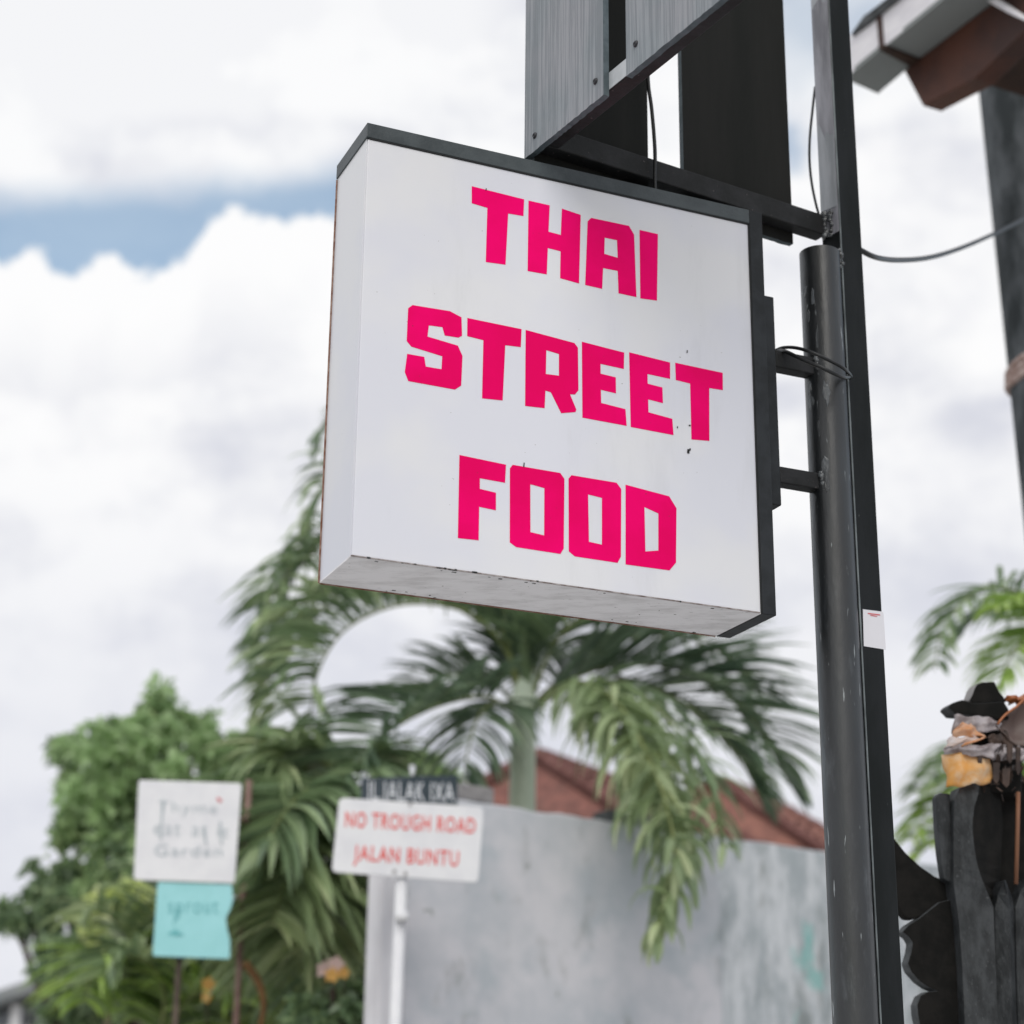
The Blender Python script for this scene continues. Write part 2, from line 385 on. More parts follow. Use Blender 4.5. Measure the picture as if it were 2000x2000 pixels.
class MB:
    def __init__(s): s.v = []; s.f = []; s.mi = []

    def add(s, vs, fs, mi=0):
        n = len(s.v); s.v += [V(p) for p in vs]; s.f += [tuple(i + n for i in f) for f in fs]; s.mi += [mi] * len(fs); return s

    def box(s, o, a, b, c, mi=0, fm=None):      # corner o, edge vectors a, b, c
        o, a, b, c = V(o), V(a), V(b), V(c)
        if a.cross(b).dot(c) < 0: a, b = b, a
        P = [o, o + a, o + a + b, o + b, o + c, o + a + c, o + a + b + c, o + b + c]
        return s.add(P, [(0, 3, 2, 1), (4, 5, 6, 7), (0, 1, 5, 4), (1, 2, 6, 5), (2, 3, 7, 6), (3, 0, 4, 7)], mi)

    def prism(s, poly, ext, mi=0, mside=None):   # planar polygon (3D points) extruded by vector ext
        n = len(poly); P = [V(p) for p in poly]
        nor = V((0, 0, 0))
        for i in range(n): nor += (P[i] - P[0]).cross(P[(i + 1) % n] - P[0])
        e = V(ext)
        if nor.dot(e) > 0: P = P[::-1]
        Q = [p + e for p in P]
        b = len(s.v); s.v += P + Q
        s.f.append(tuple(b + i for i in range(n))); s.mi.append(mi)
        s.f.append(tuple(b + n + i for i in reversed(range(n)))); s.mi.append(mi)
        for i in range(n):
            j = (i + 1) % n
            s.f.append((b + j, b + i, b + n + i, b + n + j)); s.mi.append(mi if mside is None else mside)
        return s

    def tube(s, pts, rad, seg=10, mi=0, caps=True):
        P = [V(p) for p in pts]; n = len(P); rr = rad if isinstance(rad, (list, tuple)) else [rad] * n
        t0 = (P[1] - P[0]).normalized(); a = t0.orthogonal().normalized(); b = len(s.v)
        for i in range(n):
            t = (P[min(i + 1, n - 1)] - P[max(i - 1, 0)]).normalized()
            a = (a - t * a.dot(t)).normalized(); c = t.cross(a)
            for k in range(seg):
                th = 2 * math.pi * k / seg; s.v.append(P[i] + (a * math.cos(th) + c * math.sin(th)) * rr[i])
        for i in range(n - 1):
            for k in range(seg):
                k2 = (k + 1) % seg
                s.f.append((b + i * seg + k, b + i * seg + k2, b + (i + 1) * seg + k2, b + (i + 1) * seg + k)); s.mi.append(mi)
        if caps:
            s.f.append(tuple(b + k for k in reversed(range(seg)))); s.mi.append(mi)
            s.f.append(tuple(b + (n - 1) * seg + k for k in range(seg))); s.mi.append(mi)
        return s

    def build(s, name, mats, parent=None, bevel=0, smooth=False, label=None, kind=None, subsurf=0, seg=2):
        o0 = org(parent)
        me = bpy.data.meshes.new(name)
        me.from_pydata([tuple(p - o0) for p in s.v], [], s.f)
        if not isinstance(mats, (list, tuple)): mats = [mats]
        for m in mats: me.materials.append(m)
        if len(mats) > 1: me.polygons.foreach_set('material_index', s.mi)
        if smooth: me.polygons.foreach_set('use_smooth', [True] * len(me.polygons))
        me.update()
        o = bpy.data.objects.new(name, me); COL.objects.link(o); o.parent = parent
        if subsurf:
            q = o.modifiers.new('sub', 'SUBSURF'); q.levels = q.render_levels = subsurf
        if bevel:
            q = o.modifiers.new('bev', 'BEVEL'); q.width = bevel; q.segments = seg; q.limit_method = 'ANGLE'; q.angle_limit = R(35)
            if smooth is False: me.polygons.foreach_set('use_smooth', [False] * len(me.polygons))
        if label: o['label'] = label
        if kind: o['kind'] = kind
        return o


def top_at(p, loc):                            # move a top-level mesh's origin to its base, geometry unchanged
    for v in p.data.vertices: v.co -= V(loc)
    p.location = loc; return p


def text_obj(txt, origin, xdir, ydir, size, mat_, name, parent, depth=.002, off=0.0, space=1.0, shear=0.0, xs=1.0, align='LEFT'):
    cu = bpy.data.curves.new('text', 'FONT'); cu.body = txt; cu.size = 1; cu.extrude = 0; cu.offset = off
    cu.space_character = space; cu.shear = shear; cu.align_x = align; cu.resolution_u = 3
    to = bpy.data.objects.new('text', cu); COL.objects.link(to)
    dg = bpy.context.evaluated_depsgraph_get(); me = bpy.data.meshes.new_from_object(to.evaluated_get(dg))
    bpy.data.objects.remove(to); bpy.data.curves.remove(cu)
    nz = xdir.cross(ydir).normalized()
    mb = MB(); o = V(origin)
    vs = [o + xdir * (v.co.x * size * xs) + ydir * (v.co.y * size) + nz * depth for v in me.vertices]
    fs = [tuple(p.vertices) for p in me.polygons]
    mb.add(vs, fs)
    bpy.data.meshes.remove(me)
    ob = mb.build(name, mat_, parent)
    return ob


# ------------------------------------------------------------------ ground
def sheet(name, x0, y0, x1, y1, z, m, lab, cat=None):
    b = MB(); b.add([(x0, y0, z), (x1, y0, z), (x1, y1, z), (x0, y1, z)], [(0, 1, 2, 3)])
    o = b.build(name, m); tag(o, kind='structure'); return o


sheet('ground', -600, -600, 600, 900, 0, M_ground, '')
rd = azv(51.8); rn = V((-rd.y, rd.x, 0))      # the street runs along the rendered wall
b = MB(); c0 = V((0, 6.2, .004))
b.add([c0 - rd * 60 + rn * .6, c0 + rd * 60 + rn * .6, c0 + rd * 60 - rn * 6.4, c0 - rd * 60 - rn * 6.4], [(0, 3, 2, 1)])
tag(b.build('road', M_road), kind='structure')
b = MB(); b.box(c0 - rd * 60 + rn * .6 + V((0, 0, -.004)), rd * 120, rn * .15, V((0, 0, .13)))
tag(b.build('kerb', M_curb, bevel=.01), kind='structure')

# ------------------------------------------------------------------ the pink lettered light box
YAW = 1.16273773
wd = V((math.sin(YAW), math.cos(YAW), 0)); dd = V((-math.cos(YAW), math.sin(YAW), 0)); zz = V((0, 0, 1))
SO = V((-0.32708576, 3.75519035, 1.21590242 + CAMH))
SH, SD = 1.0068, .2046


def sp(u, d, z): return SO + wd * u + dd * d + zz * z


sign = thing('light_box_sign', sp(.5, SD / 2, 0), 'square white light box sign with pink letters reading THAI STREET FOOD', 'shop sign')
PT = .966                                       # panel top
b = MB(); b.box(sp(0.002, 0.0, 0.003), wd * .961, dd * .006, zz * (PT - .003))
b.build('front_panel', M_acr, sign, bevel=.0012)
b = MB(); b.box(sp(0, .006, 0.003), wd * .004, dd * (SD - .01), zz * (PT + .002))
b.build('side_panel', M_acr, sign)
b = MB(); b.box(sp(0.0, .002, 0), wd * .963, dd * (SD - .004), zz * .003)
b.build('bottom_panel', M_und, sign)
b = MB(); b.box(sp(0, SD - .004, 0.003), wd * .963, dd * .004, zz * (PT))
b.build('back_panel', M_acr, sign)
b = MB(); b.box(sp(-.003, -.004, PT + .003), wd * .967, dd * (SD + .006), zz * (SH - PT - .005))
b.build('top_cap', M_capmat, sign, bevel=.0015)
b = MB(); b.box(sp(.9645, -.003, -.001), wd * .0355, dd * (SD + .004), zz * (SH - .001))
b.build('end_frame', M_frame, sign, bevel=.0015)
# thin seams: rusty rear edge and dark gasket lines round the panel
b = MB(); b.box(sp(-.0035, SD - .003, 0), wd * .003, dd * .0035, zz * PT)
b.box(sp(0, SD - .002, -.0022), wd * .96, dd * .003, zz * .002)
b.build('rear_seam', M_rust, sign)
b = MB(); b.box(sp(.003, -.0026, PT), wd * .958, dd * .002, zz * .0028); b.box(sp(.9605, -.0026, .004), wd * .0032, dd * .002, zz * (PT - .004))
b.build('gasket', M_inner, sign)
b = MB(); b.box(sp(.0, -.0006, .001), wd * .96, dd * .002, zz * .0018)
b.build('lower_seam', mat('grimy_seam', (.42, .38, .37), .7, .2, var=(.12, .08, .07), vs=45), sign)

LET = []


def let(ch, ox, oy, sc, outer, hole=None): LET.append((ch, [(ox + x / sc, oy + y / sc) for x, y in outer], [(ox + x / sc, oy + y / sc) for x, y in hole] if hole else None))


A_ = (880, 340, 4.391); B_ = (770, 570, 5.682); C_ = (1010, 620, 4.6); D_ = (880, 870, 4.2)
let('T', *A_, [(182, 104), (631, 217), (625, 360), (494, 338), (471, 777), (302, 754), (316, 290), (182, 250)])
let('H', *A_, [(669, 227), (850, 268), (840, 494), (946, 522), (955, 296), (1116, 350), (1102, 938), (940, 893), (944, 662), (834, 634), (825, 860), (661, 831)])
let('A', *A_, [(1176, 404), (1206, 376), (1530, 444), (1574, 520), (1594, 1055), (1441, 1022), (1434, 830), (1308, 806), (1300, 984), (1155, 951)], [(1322, 545), (1428, 567), (1434, 718), (1318, 684)])
let('I', *A_, [(1621, 479), (1778, 515), (1770, 1085), (1628, 1066)])
let('S', *B_, [(155, 182), (203, 147), (617, 214), (746, 283), (752, 488), (713, 508), (560, 484), (535, 392), (384, 372), (369, 496), (706, 597), (757, 712), (743, 1040), (674, 1085), (156, 990), (117, 890), (144, 688), (333, 722), (350, 829), (525, 859), (533, 715), (190, 608), (138, 545)])
let('T', *B_, [(812, 290), (1413, 414), (1404, 613), (1232, 592), (1203, 1205), (975, 1182), (990, 537), (810, 491)])
let('R', *C_, [(77, 112), (515, 230), (546, 272), (551, 655), (520, 692), (475, 690), (532, 828), (524, 850), (396, 860), (303, 672), (254, 657), (247, 815), (72, 795)], [(262, 294), (376, 328), (376, 523), (258, 508)])
let('E', *C_, [(582, 218), (962, 316), (958, 463), (749, 417), (750, 505), (886, 538), (888, 682), (752, 650), (755, 768), (973, 824), (984, 974), (587, 900)])
let('E', *C_, [(1007, 313), (1374, 405), (1374, 552), (1171, 508), (1173, 595), (1305, 629), (1310, 770), (1177, 736), (1180, 852), (1394, 911), (1405, 1057), (1021, 984)])
let('T', *C_, [(1421, 407), (1847, 498), (1848, 653), (1726, 634), (1727, 1109), (1567, 1096), (1555, 594), (1426, 562)])
let('F', *D_, [(73, 78), (455, 158), (447, 306), (240, 269), (240, 356), (372, 388), (372, 532), (235, 503), (230, 778), (60, 760)])
let('O', *D_, [(487, 187), (510, 159), (900, 226), (934, 274), (928, 846), (901, 890), (538, 834), (486, 795)], [(654, 318), (770, 350), (768, 738), (655, 711)])
let('O', *D_, [(968, 272), (992, 244), (1362, 306), (1400, 358), (1397, 912), (1370, 963), (1019, 910), (970, 868)], [(1128, 402), (1242, 430), (1242, 814), (1135, 790)])
let('D', *D_, [(1436, 322), (1793, 417), (1853, 515), (1849, 961), (1796, 1025), (1436, 976)], [(1590, 505), (1705, 558), (1705, 862), (1598, 870)])
for ch, outer, hole in LET:
    bm = bmesh.new(); rings = []
    for poly in [outer] + ([hole] if hole else []):
        vs = []
        for x, y in poly:
            p = onp(x, y, SO - dd * .0004, dd); vs.append(bm.verts.new(p))
        for i in range(len(vs)): rings.append(bm.edges.new((vs[i], vs[(i + 1) % len(vs)])))
    r_ = bmesh.ops.triangle_fill(bm, use_beauty=True, edges=rings, normal=-dd)
    mb = MB(); bm.verts.index_update()
    mb.add([v.co.copy() for v in bm.verts], [tuple(v.index for v in f.verts) for f in bm.faces])
    bm.free()
    o = mb.build('letter', M_pink, sign); o['label'] = 'pink block letter ' + ch
    q = o.modifiers.new('sol', 'SOLIDIFY'); q.thickness = .0006; q.offset = 0
# specks and small drips on the face and along the lower edges
random.seed(4)
b = MB()
for x, y, w_, h_ in [(948, 372, 2, 5), (1341, 689, 2, 6), (1342, 885, 5, 9), (1346, 880, 3, 5), (1022, 912, 2, 9), (1322, 836, 2, 4), (1345, 832, 4, 3)]:
    p = onp(x, y, SO - dd * .001, dd); b.box(p, wd * (w_ * .0011), -dd * .0006, zz * (h_ * .0011) + wd * .001)
for i in range(15):
    u = random.choice([.03, .12, .2, .24, .4]) + random.gauss(0, .02) if i < 10 else random.random() * .95
    b.box(sp(max(.005, u), -.0012, random.choice([0, 0, .001])), wd * random.uniform(.003, .009), dd * .0015, zz * random.uniform(.001, .004))
for i in range(20):
    u = random.random() * .93; b.box(sp(u, SD * random.choice([.04, .9, .96]), -.0006), wd * random.uniform(.003, .008), dd * random.uniform(.002, .005), zz * .0008)
b.build('dirt_specks', M_inner, sign, kind='stuff')

# ------------------------------------------------------------------ sign post: round pipe + square tube
e2 = azv(59); e1 = azv(-31)
PC = sp(1.2, .1, 0); PC.z = 0


def bp(a, c, z): return PC + e2 * a + e1 * c + V((0, 0, z))      # a along the frame, c away from the viewer, z world


post = thing('steel_sign_post', bp(.04, -.02, 0), 'tall black steel post of a round pipe and a square tube holding the signs', 'post')
lean = V((0, 0, 0))
b = MB()
b.box(bp(.055, -.05, 0), e2 * .070, e1 * .070, zz * 7.0)
tube = b.build('square_tube', [M_post, M_worn], post, bevel=.004)
for p in tube.data.polygons:
    if p.normal.dot(-e2) > .9: p.material_index = 0
b = MB(); b.box(bp(.0538, -.047, 3.86), e2 * .0012, e1 * .064, zz * 3.0)
b.build('faded_or_lit_face', M_worn, post)
random.seed(21)
b = MB(); pr_ = [(0, 3.93), (.062, 3.94)] + [(.062 - .062 * i / 9, 4.20 - .10 * i / 9 * (1.6 - i / 9) + random.uniform(-.018, .018)) for i in range(10)]
b.prism([bp(.0534, .016 - c_, z_) for c_, z_ in [(.062 - q_[0], q_[1]) for q_ in pr_]], -e2 * .0006)
b.build('bare_paint_patch', mat('pale_primer_patch', (.44, .46, .50), .4, .4, var=(.32, .34, .37), vs=30, stretch=(1, 1, .2)), post)
b = MB(); b.tube([bp(.0562, -.0494, 0), bp(.0562, -.0494, 7)], .0022, 6); b.build('edge_highlight', mat('edge_highlight_tone', (.05, .06, .065), .4, .5, var=(.20, .23, .24), vs=30, stretch=(1, 1, .2)), post)  # corner highlight put in as a paler strip along the tube
PX, PY, PR = .0035, -.028, .0495
PTOP = 3.79
b = MB(); b.tube([bp(PX, PY, z) for z in (0, 1, 2, 3, PTOP - .012)] , PR, 48, caps=False)
b.tube([bp(PX, PY, PTOP - .012), bp(PX, PY, PTOP)], [PR, PR], 48, caps=False)
b.tube([bp(PX, PY, PTOP), bp(PX, PY, PTOP - .1)], [PR, PR - .004], 48)
b.build('round_pipe', M_pipe, post, smooth=True)


def bead(center, axis, n, r, name='weld_bead'):
    random.seed(int(center.x * 999)); mb = MB()
    for i in range(n):
        c = center + axis * ((i + .5) / n - .5) + V([random.uniform(-1, 1) * r * .4 for _ in range(3)])
        bm = bmesh.new(); bmesh.ops.create_icosphere(bm, subdivisions=1, radius=r * random.uniform(.7, 1.2))
        bm.verts.index_update()
        mb.add([c + v.co for v in bm.verts], [tuple(v.index for v in f.verts) for f in bm.faces]); bm.free()
    mb.build(name, M_weld, post, smooth=True)


bead(bp(.052, .0, 3.895), zz * .075, 14, .009); bead(bp(.052, -.02, 3.895), zz * .07, 10, .007)
bead(bp(.05, -.052, PTOP - .01), zz * .05, 8, .009)
# bracket that carries the light box
ZB = SO.z
b = MB(); b.box(sp(1.0035, .050, .285), wd * .054, dd * .04, zz * .532); b.build('bracket_bar', M_frame, post, bevel=.003)
for z0, z1 in ((.636, .680), (.343, .384)):
    p0 = sp(1.0575, .052, z0); b = MB(); b.box(p0, wd * .125, dd * .036, zz * (z1 - z0)); b.build('bracket_arm', M_beam, post, bevel=.003)
    bead(sp(1.172, .05, (z0 + z1) / 2), zz * .05, 10, .009)
b = MB()
for x, y in ((555, 555), (575, 640), (585, 1190), (582, 1275), (610, 1760)):
    pass
# blisters of peeling paint on the pipe
random.seed(8)
for (X0, Y0, ww, hh) in ((552, 545, 46, 95), (603, 575, 20, 150), (578, 700, 22, 90), (590, 1240, 48, 110), (583, 1150, 36, 80), (680, 1650, 46, 190), (620, 1755, 30, 90), (690, 1760, 34, 110), (630, 830, 16, 160), (690, 1180, 40, 160), (640, 1400, 18, 120)):
    cx, cy = 1400 + X0 / 3.22, 400 + Y0 / 3.22
    d = ray(cx, cy); ctr = bp(PX, PY, 0); o2 = V((CAM.x - ctr.x, CAM.y - ctr.y)); d2 = V((d.x, d.y))
    A = d2.dot(d2); Bq = 2 * o2.dot(d2); Cq = o2.dot(o2) - PR * PR; disc = Bq * Bq - 4 * A * Cq
    if disc <= 0: continue
    t = (-Bq - math.sqrt(disc)) / 2 / A; P = CAM + d * t
    nr = V((P.x - ctr.x, P.y - ctr.y, 0)).normalized(); tg = V((-nr.y, nr.x, 0))
    mb = MB(); n = 12; ring = []; ring2 = []
    for k in range(n):
        th = 2 * math.pi * k / n; jr = random.uniform(.6, 1.15)
        du = math.cos(th) * ww / 3.22 / 820 * jr * .7; dz = math.sin(th) * hh / 3.22 / 820 * jr * .6
        def wrap(du, dz, h):
            a = du / PR; q = nr * math.cos(a) + tg * math.sin(a); return ctr + q * (PR + h) + V((0, 0, P.z + dz))
        ring.append(wrap(du, dz, -.0006)); ring2.append(wrap(du * .75, dz * .8, .0008))
    b0 = len(mb.v); mb.v += ring + ring2
    for k in range(n):
        k2 = (k + 1) % n; mb.f.append((b0 + k, b0 + k2, b0 + n + k2, b0 + n + k)); mb.mi.append(0)
    mb.f.append(tuple(b0 + n + k for k in range(n))); mb.mi.append(0)
    mb.build('paint_blister', mat('blistered_paint', (.10, .11, .12), .3, .7, var=(.022, .024, .026), vs=24, stretch=(1, 1, .4), bump=.8, bs=120), post)

# ------------------------------------------------------------------ planked sign frame above
fr = thing('planked_sign_frame', bp(-.4, 0, 3.87), 'open black steel frame clad in grey wooden planks above the white light box', 'sign frame')
ZB0 = 2.268 + CAMH; TH = .048
b = MB(); b.box(bp(-.785, 0, ZB0), e2 * .838, e1 * .04, zz * (TH + .008)); b.build('frame_beam', M_beam, fr, bevel=.003)
b = MB(); b.box(bp(-.7849, -1.15, ZB0 - .0005), e2 * .042, e1 * 1.148, zz * TH); b.build('frame_beam', M_beam, fr, bevel=.003)
b = MB(); b.box(bp(-.785, 0, 4.95), e2 * .838, e1 * .04, zz * TH); b.build('frame_beam', M_beam, fr, bevel=.003)
b = MB(); b.box(bp(-.7849, -1.15, 4.9505), e2 * .042, e1 * 1.148, zz * TH); b.build('frame_beam', M_beam, fr, bevel=.003)
for c_ in (0, -1.19):
    b = MB(); b.box(bp(-.7849, c_ + .0005 , ZB0 + TH + .009 if c_ == 0 else ZB0 - .002), e2 * .04, e1 * .039, zz * (4.949 - ZB0 - TH - .009)); b.build('frame_upright', M_beam, fr, bevel=.003)
for z_ in (ZB0, 4.95):
    b = MB(); b.box(bp(-.742, -.04, z_ + .004), e2 * .04, e1 * .03, zz * .004)
b = MB(); b.box(bp(-.7856, -.40, ZB0 + .002), e2 * .0007, e1 * .16, zz * (TH - .006)); b.build('faded_or_lit_face', mat('steel_reflection_tone', (.52, .54, .56), .4, .4, var=(.42, .44, .46), vs=20), fr)  # reflection on the tube side put in as a pale sheet
random.seed(12)


def plank(o, along, width, out, z0, z1, sawn=True):
    """outer face painted grey, inner face stained dark, slightly ragged sawn lower end"""
    n = 34; mb = MB(); P = []
    th = out * .015
    low = [(i / n, z0 + (random.uniform(-.0012, .0012) if sawn else 0)) for i in range(n + 1)]
    inn = [o + along * (width * t) + V((0, 0, z)) for t, z in low] + [o + along * width + V((0, 0, z1)), o + V((0, 0, z1))]
    outp = [p + th for p in inn]; m = len(inn)
    flip = along.cross(zz).dot(out) < 0
    def q(f): return tuple(reversed(f)) if flip else f
    mb.v += inn + outp
    mb.f.append(q(tuple(reversed(range(m))))); mb.mi.append(1)
    mb.f.append(q(tuple(m + i for i in range(m)))); mb.mi.append(0)
    for i in range(m):
        j = (i + 1) % m; mb.f.append(q((i, j, m + j, m + i))); mb.mi.append(2)
    return mb.build('plank', [M_plank, M_plankb, M_plank_edge], fr)


zp = 2.252 + CAMH
# left face: planks run toward the viewer, outer face looks left
for a0, a1 in ((.056, -.273), (-.361, -.72), (-.80, -1.14)):
    plank(bp(-.7856, a0, 0), -e1, a0 - a1, -e2, zp, 5.05)
# rear face planks
for a0, a1 in ((-.783, -.461), (-.3555, -.021)):
    plank(bp(a0, .0405, 0), e2, a1 - a0, e1, 2.240 + CAMH, 5.05)


def screw(P, n, name='screw'):
    mb = MB(); n = n.normalized(); a = n.orthogonal().normalized(); c = n.cross(a); seg = 12
    rings = [(.0078, 0), (.0078, .0016), (.0060, .004), (.003, .005), (.0022, .002)]
    b0 = len(mb.v)
    for r_, h in rings:
        for k in range(seg):
            th = 2 * math.pi * k / seg; mb.v.append(P + n * h + (a * math.cos(th) + c * math.sin(th)) * r_)
    for i in range(len(rings) - 1):
        for k in range(seg):
            k2 = (k + 1) % seg; mb.f.append((b0 + i * seg + k, b0 + i * seg + k2, b0 + (i + 1) * seg + k2, b0 + (i + 1) * seg + k)); mb.mi.append(0)
    mb.f.append(tuple(b0 + (len(rings) - 1) * seg + k for k in range(seg))); mb.mi.append(0)
    mb.build(name, M_screw, fr, smooth=True)


for x, y in ((1045, 265), (1163.5, 159), (1242, 86), (1360, -20)):
    screw(onp(x, y, bp(-.8006, 0, 0), -e2), -e2)

# ------------------------------------------------------------------ cables
def cable(px, rad, label, name='power_cable', D=None, plane=None, seg=8, m=M_rub):
    pts = [at(x, y, d) for x, y, d in px]
    P = catmull(pts, 8)
    lo = min(P, key=lambda p: p.z)
    mb = MB(); mb.tube(P, rad, seg); o = mb.build(name, m, smooth=True); top_at(o, lo)
    return tag(o, label, 'cable')


def catmull(P, n):
    P = [V(p) for p in P]; Q = [P[0] * 2 - P[1]] + P + [P[-1] * 2 - P[-2]]; out = []
    for i in range(1, len(Q) - 2):
        a, b_, c, d = Q[i - 1:i + 3]
        for k in range(n):
            t = k / n; out.append(.5 * ((2 * b_) + (-a + c) * t + (2 * a - 5 * b_ + 4 * c - d) * t * t + (-a + 3 * b_ - 3 * c + d) * t ** 3))
    out.append(P[-1]); return out


cable([(1262, -40, 4.06), (1264, 80, 4.06), (1266, 160, 4.06), (1273, 215, 4.06), (1279, 290, 4.06), (1279, 345, 4.06), (1280, 385, 4.06)], .0045, 'thin black cable hanging between the rear planks down to the light box')
cable([(1592, 170, 4.50), (1587, 215, 4.50), (1582, 265, 4.50), (1581, 310, 4.50), (1585, 355, 4.50), (1594, 400, 4.50), (1603, 430, 4.50)], .0035, 'thin black cable bowed out beside the pale side of the post')
q = 400 / 3.22
def z2(X, Y, D): return (1400 + X / 3.22, 400 + Y / 3.22, D)
cable([z2(372, 915, 4.27), z2(420, 898, 4.24), z2(500, 900, 4.20), z2(600, 930, 4.165), z2(720, 985, 4.17), z2(800, 1030, 4.19), z2(842, 1075, 4.26), z2(835, 1090, 4.30)], .0042, 'upper strand of black cable looped round the pipe at the bracket')
cable([z2(372, 935, 4.27), z2(400, 915, 4.25), z2(450, 930, 4.21), z2(540, 975, 4.175), z2(640, 1015, 4.155), z2(740, 1062, 4.16), z2(805, 1085, 4.20), z2(835, 1082, 4.26)], .0048, 'lower strand of black cable looped round the pipe at the bracket')
cable([(1672, 484, 4.52), (1712, 503, 4.6), (1760, 508, 4.9), (1815, 503, 5.25), (1870, 487, 5.6), (1930, 462, 6.0), (1990, 432, 6.4), (2060, 392, 6.9)], .0075, 'thick black cable sagging from the post to the right edge')

# sticker on the post (its square code is left blank)
st = thing('sticker', onp(1704, 1262, bp(0, -.0515, 0), e1), 'small white sticker with tiny red heading on the square tube', 'sticker')
c4 = [onp(x, y, bp(0, -.0508, 0), e1) for x, y in ((1685, 1190), (1725, 1195), (1730, 1269), (1687, 1262))]
b = MB(); b.prism(c4, -e1 * .0006); b.build('paper', M_sticker, st)
for (x0, y0), (x1, y1), h in (((1695, 1197), (1719, 1200), 2.2), ((1700, 1201), (1713, 1203), 1.6)):
    pts = [onp(x, y, bp(0, -.0518, 0), e1) for x, y in ((x0, y0), (x1, y1), (x1, y1 + h), (x0, y0 + h))]
    b = MB(); b.prism(pts, -e1 * .0003); b.build('red_heading', M_pinkred, st)

# ------------------------------------------------------------------ rendered wall, pillar, blocks
wv = azv(51.8); wn = V((-wv.y, wv.x, 0))         # wn points away from the viewer
W0 = at(760, 1700, 9.05); W0.z = 0


def wallx(x): p = onp(x, 1700, W0, wn); p.z = 0; return p


def wall(name, x0, x1, ztop0, ztop1, off, th, m, label):
    a, c = wallx(x0) + wn * off, wallx(x1) + wn * off
    N = 24; mb = MB(); L = c - a; random.seed(len(label))
    topz = [ztop0 + (ztop1 - ztop0) * i / N + random.uniform(-.006, .006) for i in range(N + 1)]
    prof = [a] + [c] + [a + L * (i / N) + V((0, 0, topz[i])) for i in reversed(range(N + 1))]
    mb.prism(prof, wn * th)
    o = mb.build(name, m, bevel=.012); top_at(o, (a + c) / 2)
    return tag(o, label, 'wall')


wall('garden_wall', 796, 1405, 1.775 + CAMH, 1.805 + CAMH, 0, .15, M_wall, 'smooth pale cement rendered wall behind the road sign')
wall('garden_wall', 1406.5, 2350, 1.805 + CAMH, 1.90 + CAMH, .02, .16, M_wall2, 'rough stained grey wall with teal patches behind the black post')
pl = onp(745, 1800, W0 - wn * .12, wn); pl.z = 0
pa = onp(744, 1850, W0 - wn * .14, wn); pb = onp(776, 1850, W0 - wn * .14, wn)
wp = (pb - pa); wp.z = 0; pa.z = 0
ptz = onp(745, 1640, pa, wn).z
b = MB(); b.box(pa, wp, wn * .125, zz * ptz)
o = b.build('gate_pillar', M_wpil, bevel=.012); top_at(o, pa + wp / 2); tag(o, 'weathered white concrete pillar at the left end of the rendered wall', 'pillar')
# pieces on top of the wall
def wallblock(px0, px1, ytop, label, m, off=.02, dth=.12, z0=None, name='concrete_block'):
    a = onp(px0, ytop, W0 + wn * off, wn); c = onp(px1, ytop, W0 + wn * off, wn)
    zb = z0 if z0 is not None else 1.79 + CAMH
    lenv = c - a; lenv.z = 0; base = V((a.x, a.y, zb))
    mb = MB(); mb.box(base, lenv, wn * dth, zz * (((a.z + c.z) / 2) - zb))
    o = mb.build(name, m, bevel=.008); top_at(o, base + lenv / 2); return tag(o, label, 'block')


wallblock(893, 966, 1534, 'brownish grey concrete block lying on the wall beside the dark name board', M_block)
wallblock(1193, 1288, 1588, 'low dark grey block on the wall beneath the red roof', mat('dark_grey_slab', (.09, .10, .105), .9, .1, var=(.15, .155, .16), vs=6), off=.17, dth=.15, z0=1.70 + CAMH)


def pole_px(a, c, D, r, m, name, parent, seg=14):
    p, q_ = at(*a, D), at(*c, D); d = q_ - p; t = (0 - p.z) / d.z
    mb = MB(); mb.tube([p, p + d * t], r, seg); return mb.build(name, m, parent, smooth=True), p + d * t


# road sign NO TROUGH ROAD / JALAN BUNTU
def board(corners, D, tilt, thick, m, name, parent, rad=.02):
    """corners in photo px, on a vertical plane with azimuth tilt; rounded corners"""
    n = V((math.sin(R(tilt)), -math.cos(R(tilt)), 0)); cx = sum(c[0] for c in corners) / len(corners); cy = sum(c[1] for c in corners) / len(corners)
    P0 = at(cx, cy, D); P = [onp(x, y, P0, n) for x, y in corners]
    out = []
    N = len(P)
    for i in range(N):
        a, c, e = P[i - 1], P[i], P[(i + 1) % N]
        if rad:
            u, v = (a - c).normalized(), (e - c).normalized(); rr = min(rad, (a - c).length * .3, (e - c).length * .3)
            for k in range(5):
                t = k / 4; out.append((c + u * rr) * (1 - t) ** 2 + c * (2 * t * (1 - t)) + (c + v * rr) * t * t)
        else: out.append(c)
    mb = MB(); mb.prism(out, -n * thick); return mb.build(name, m, parent, bevel=.002), P, n


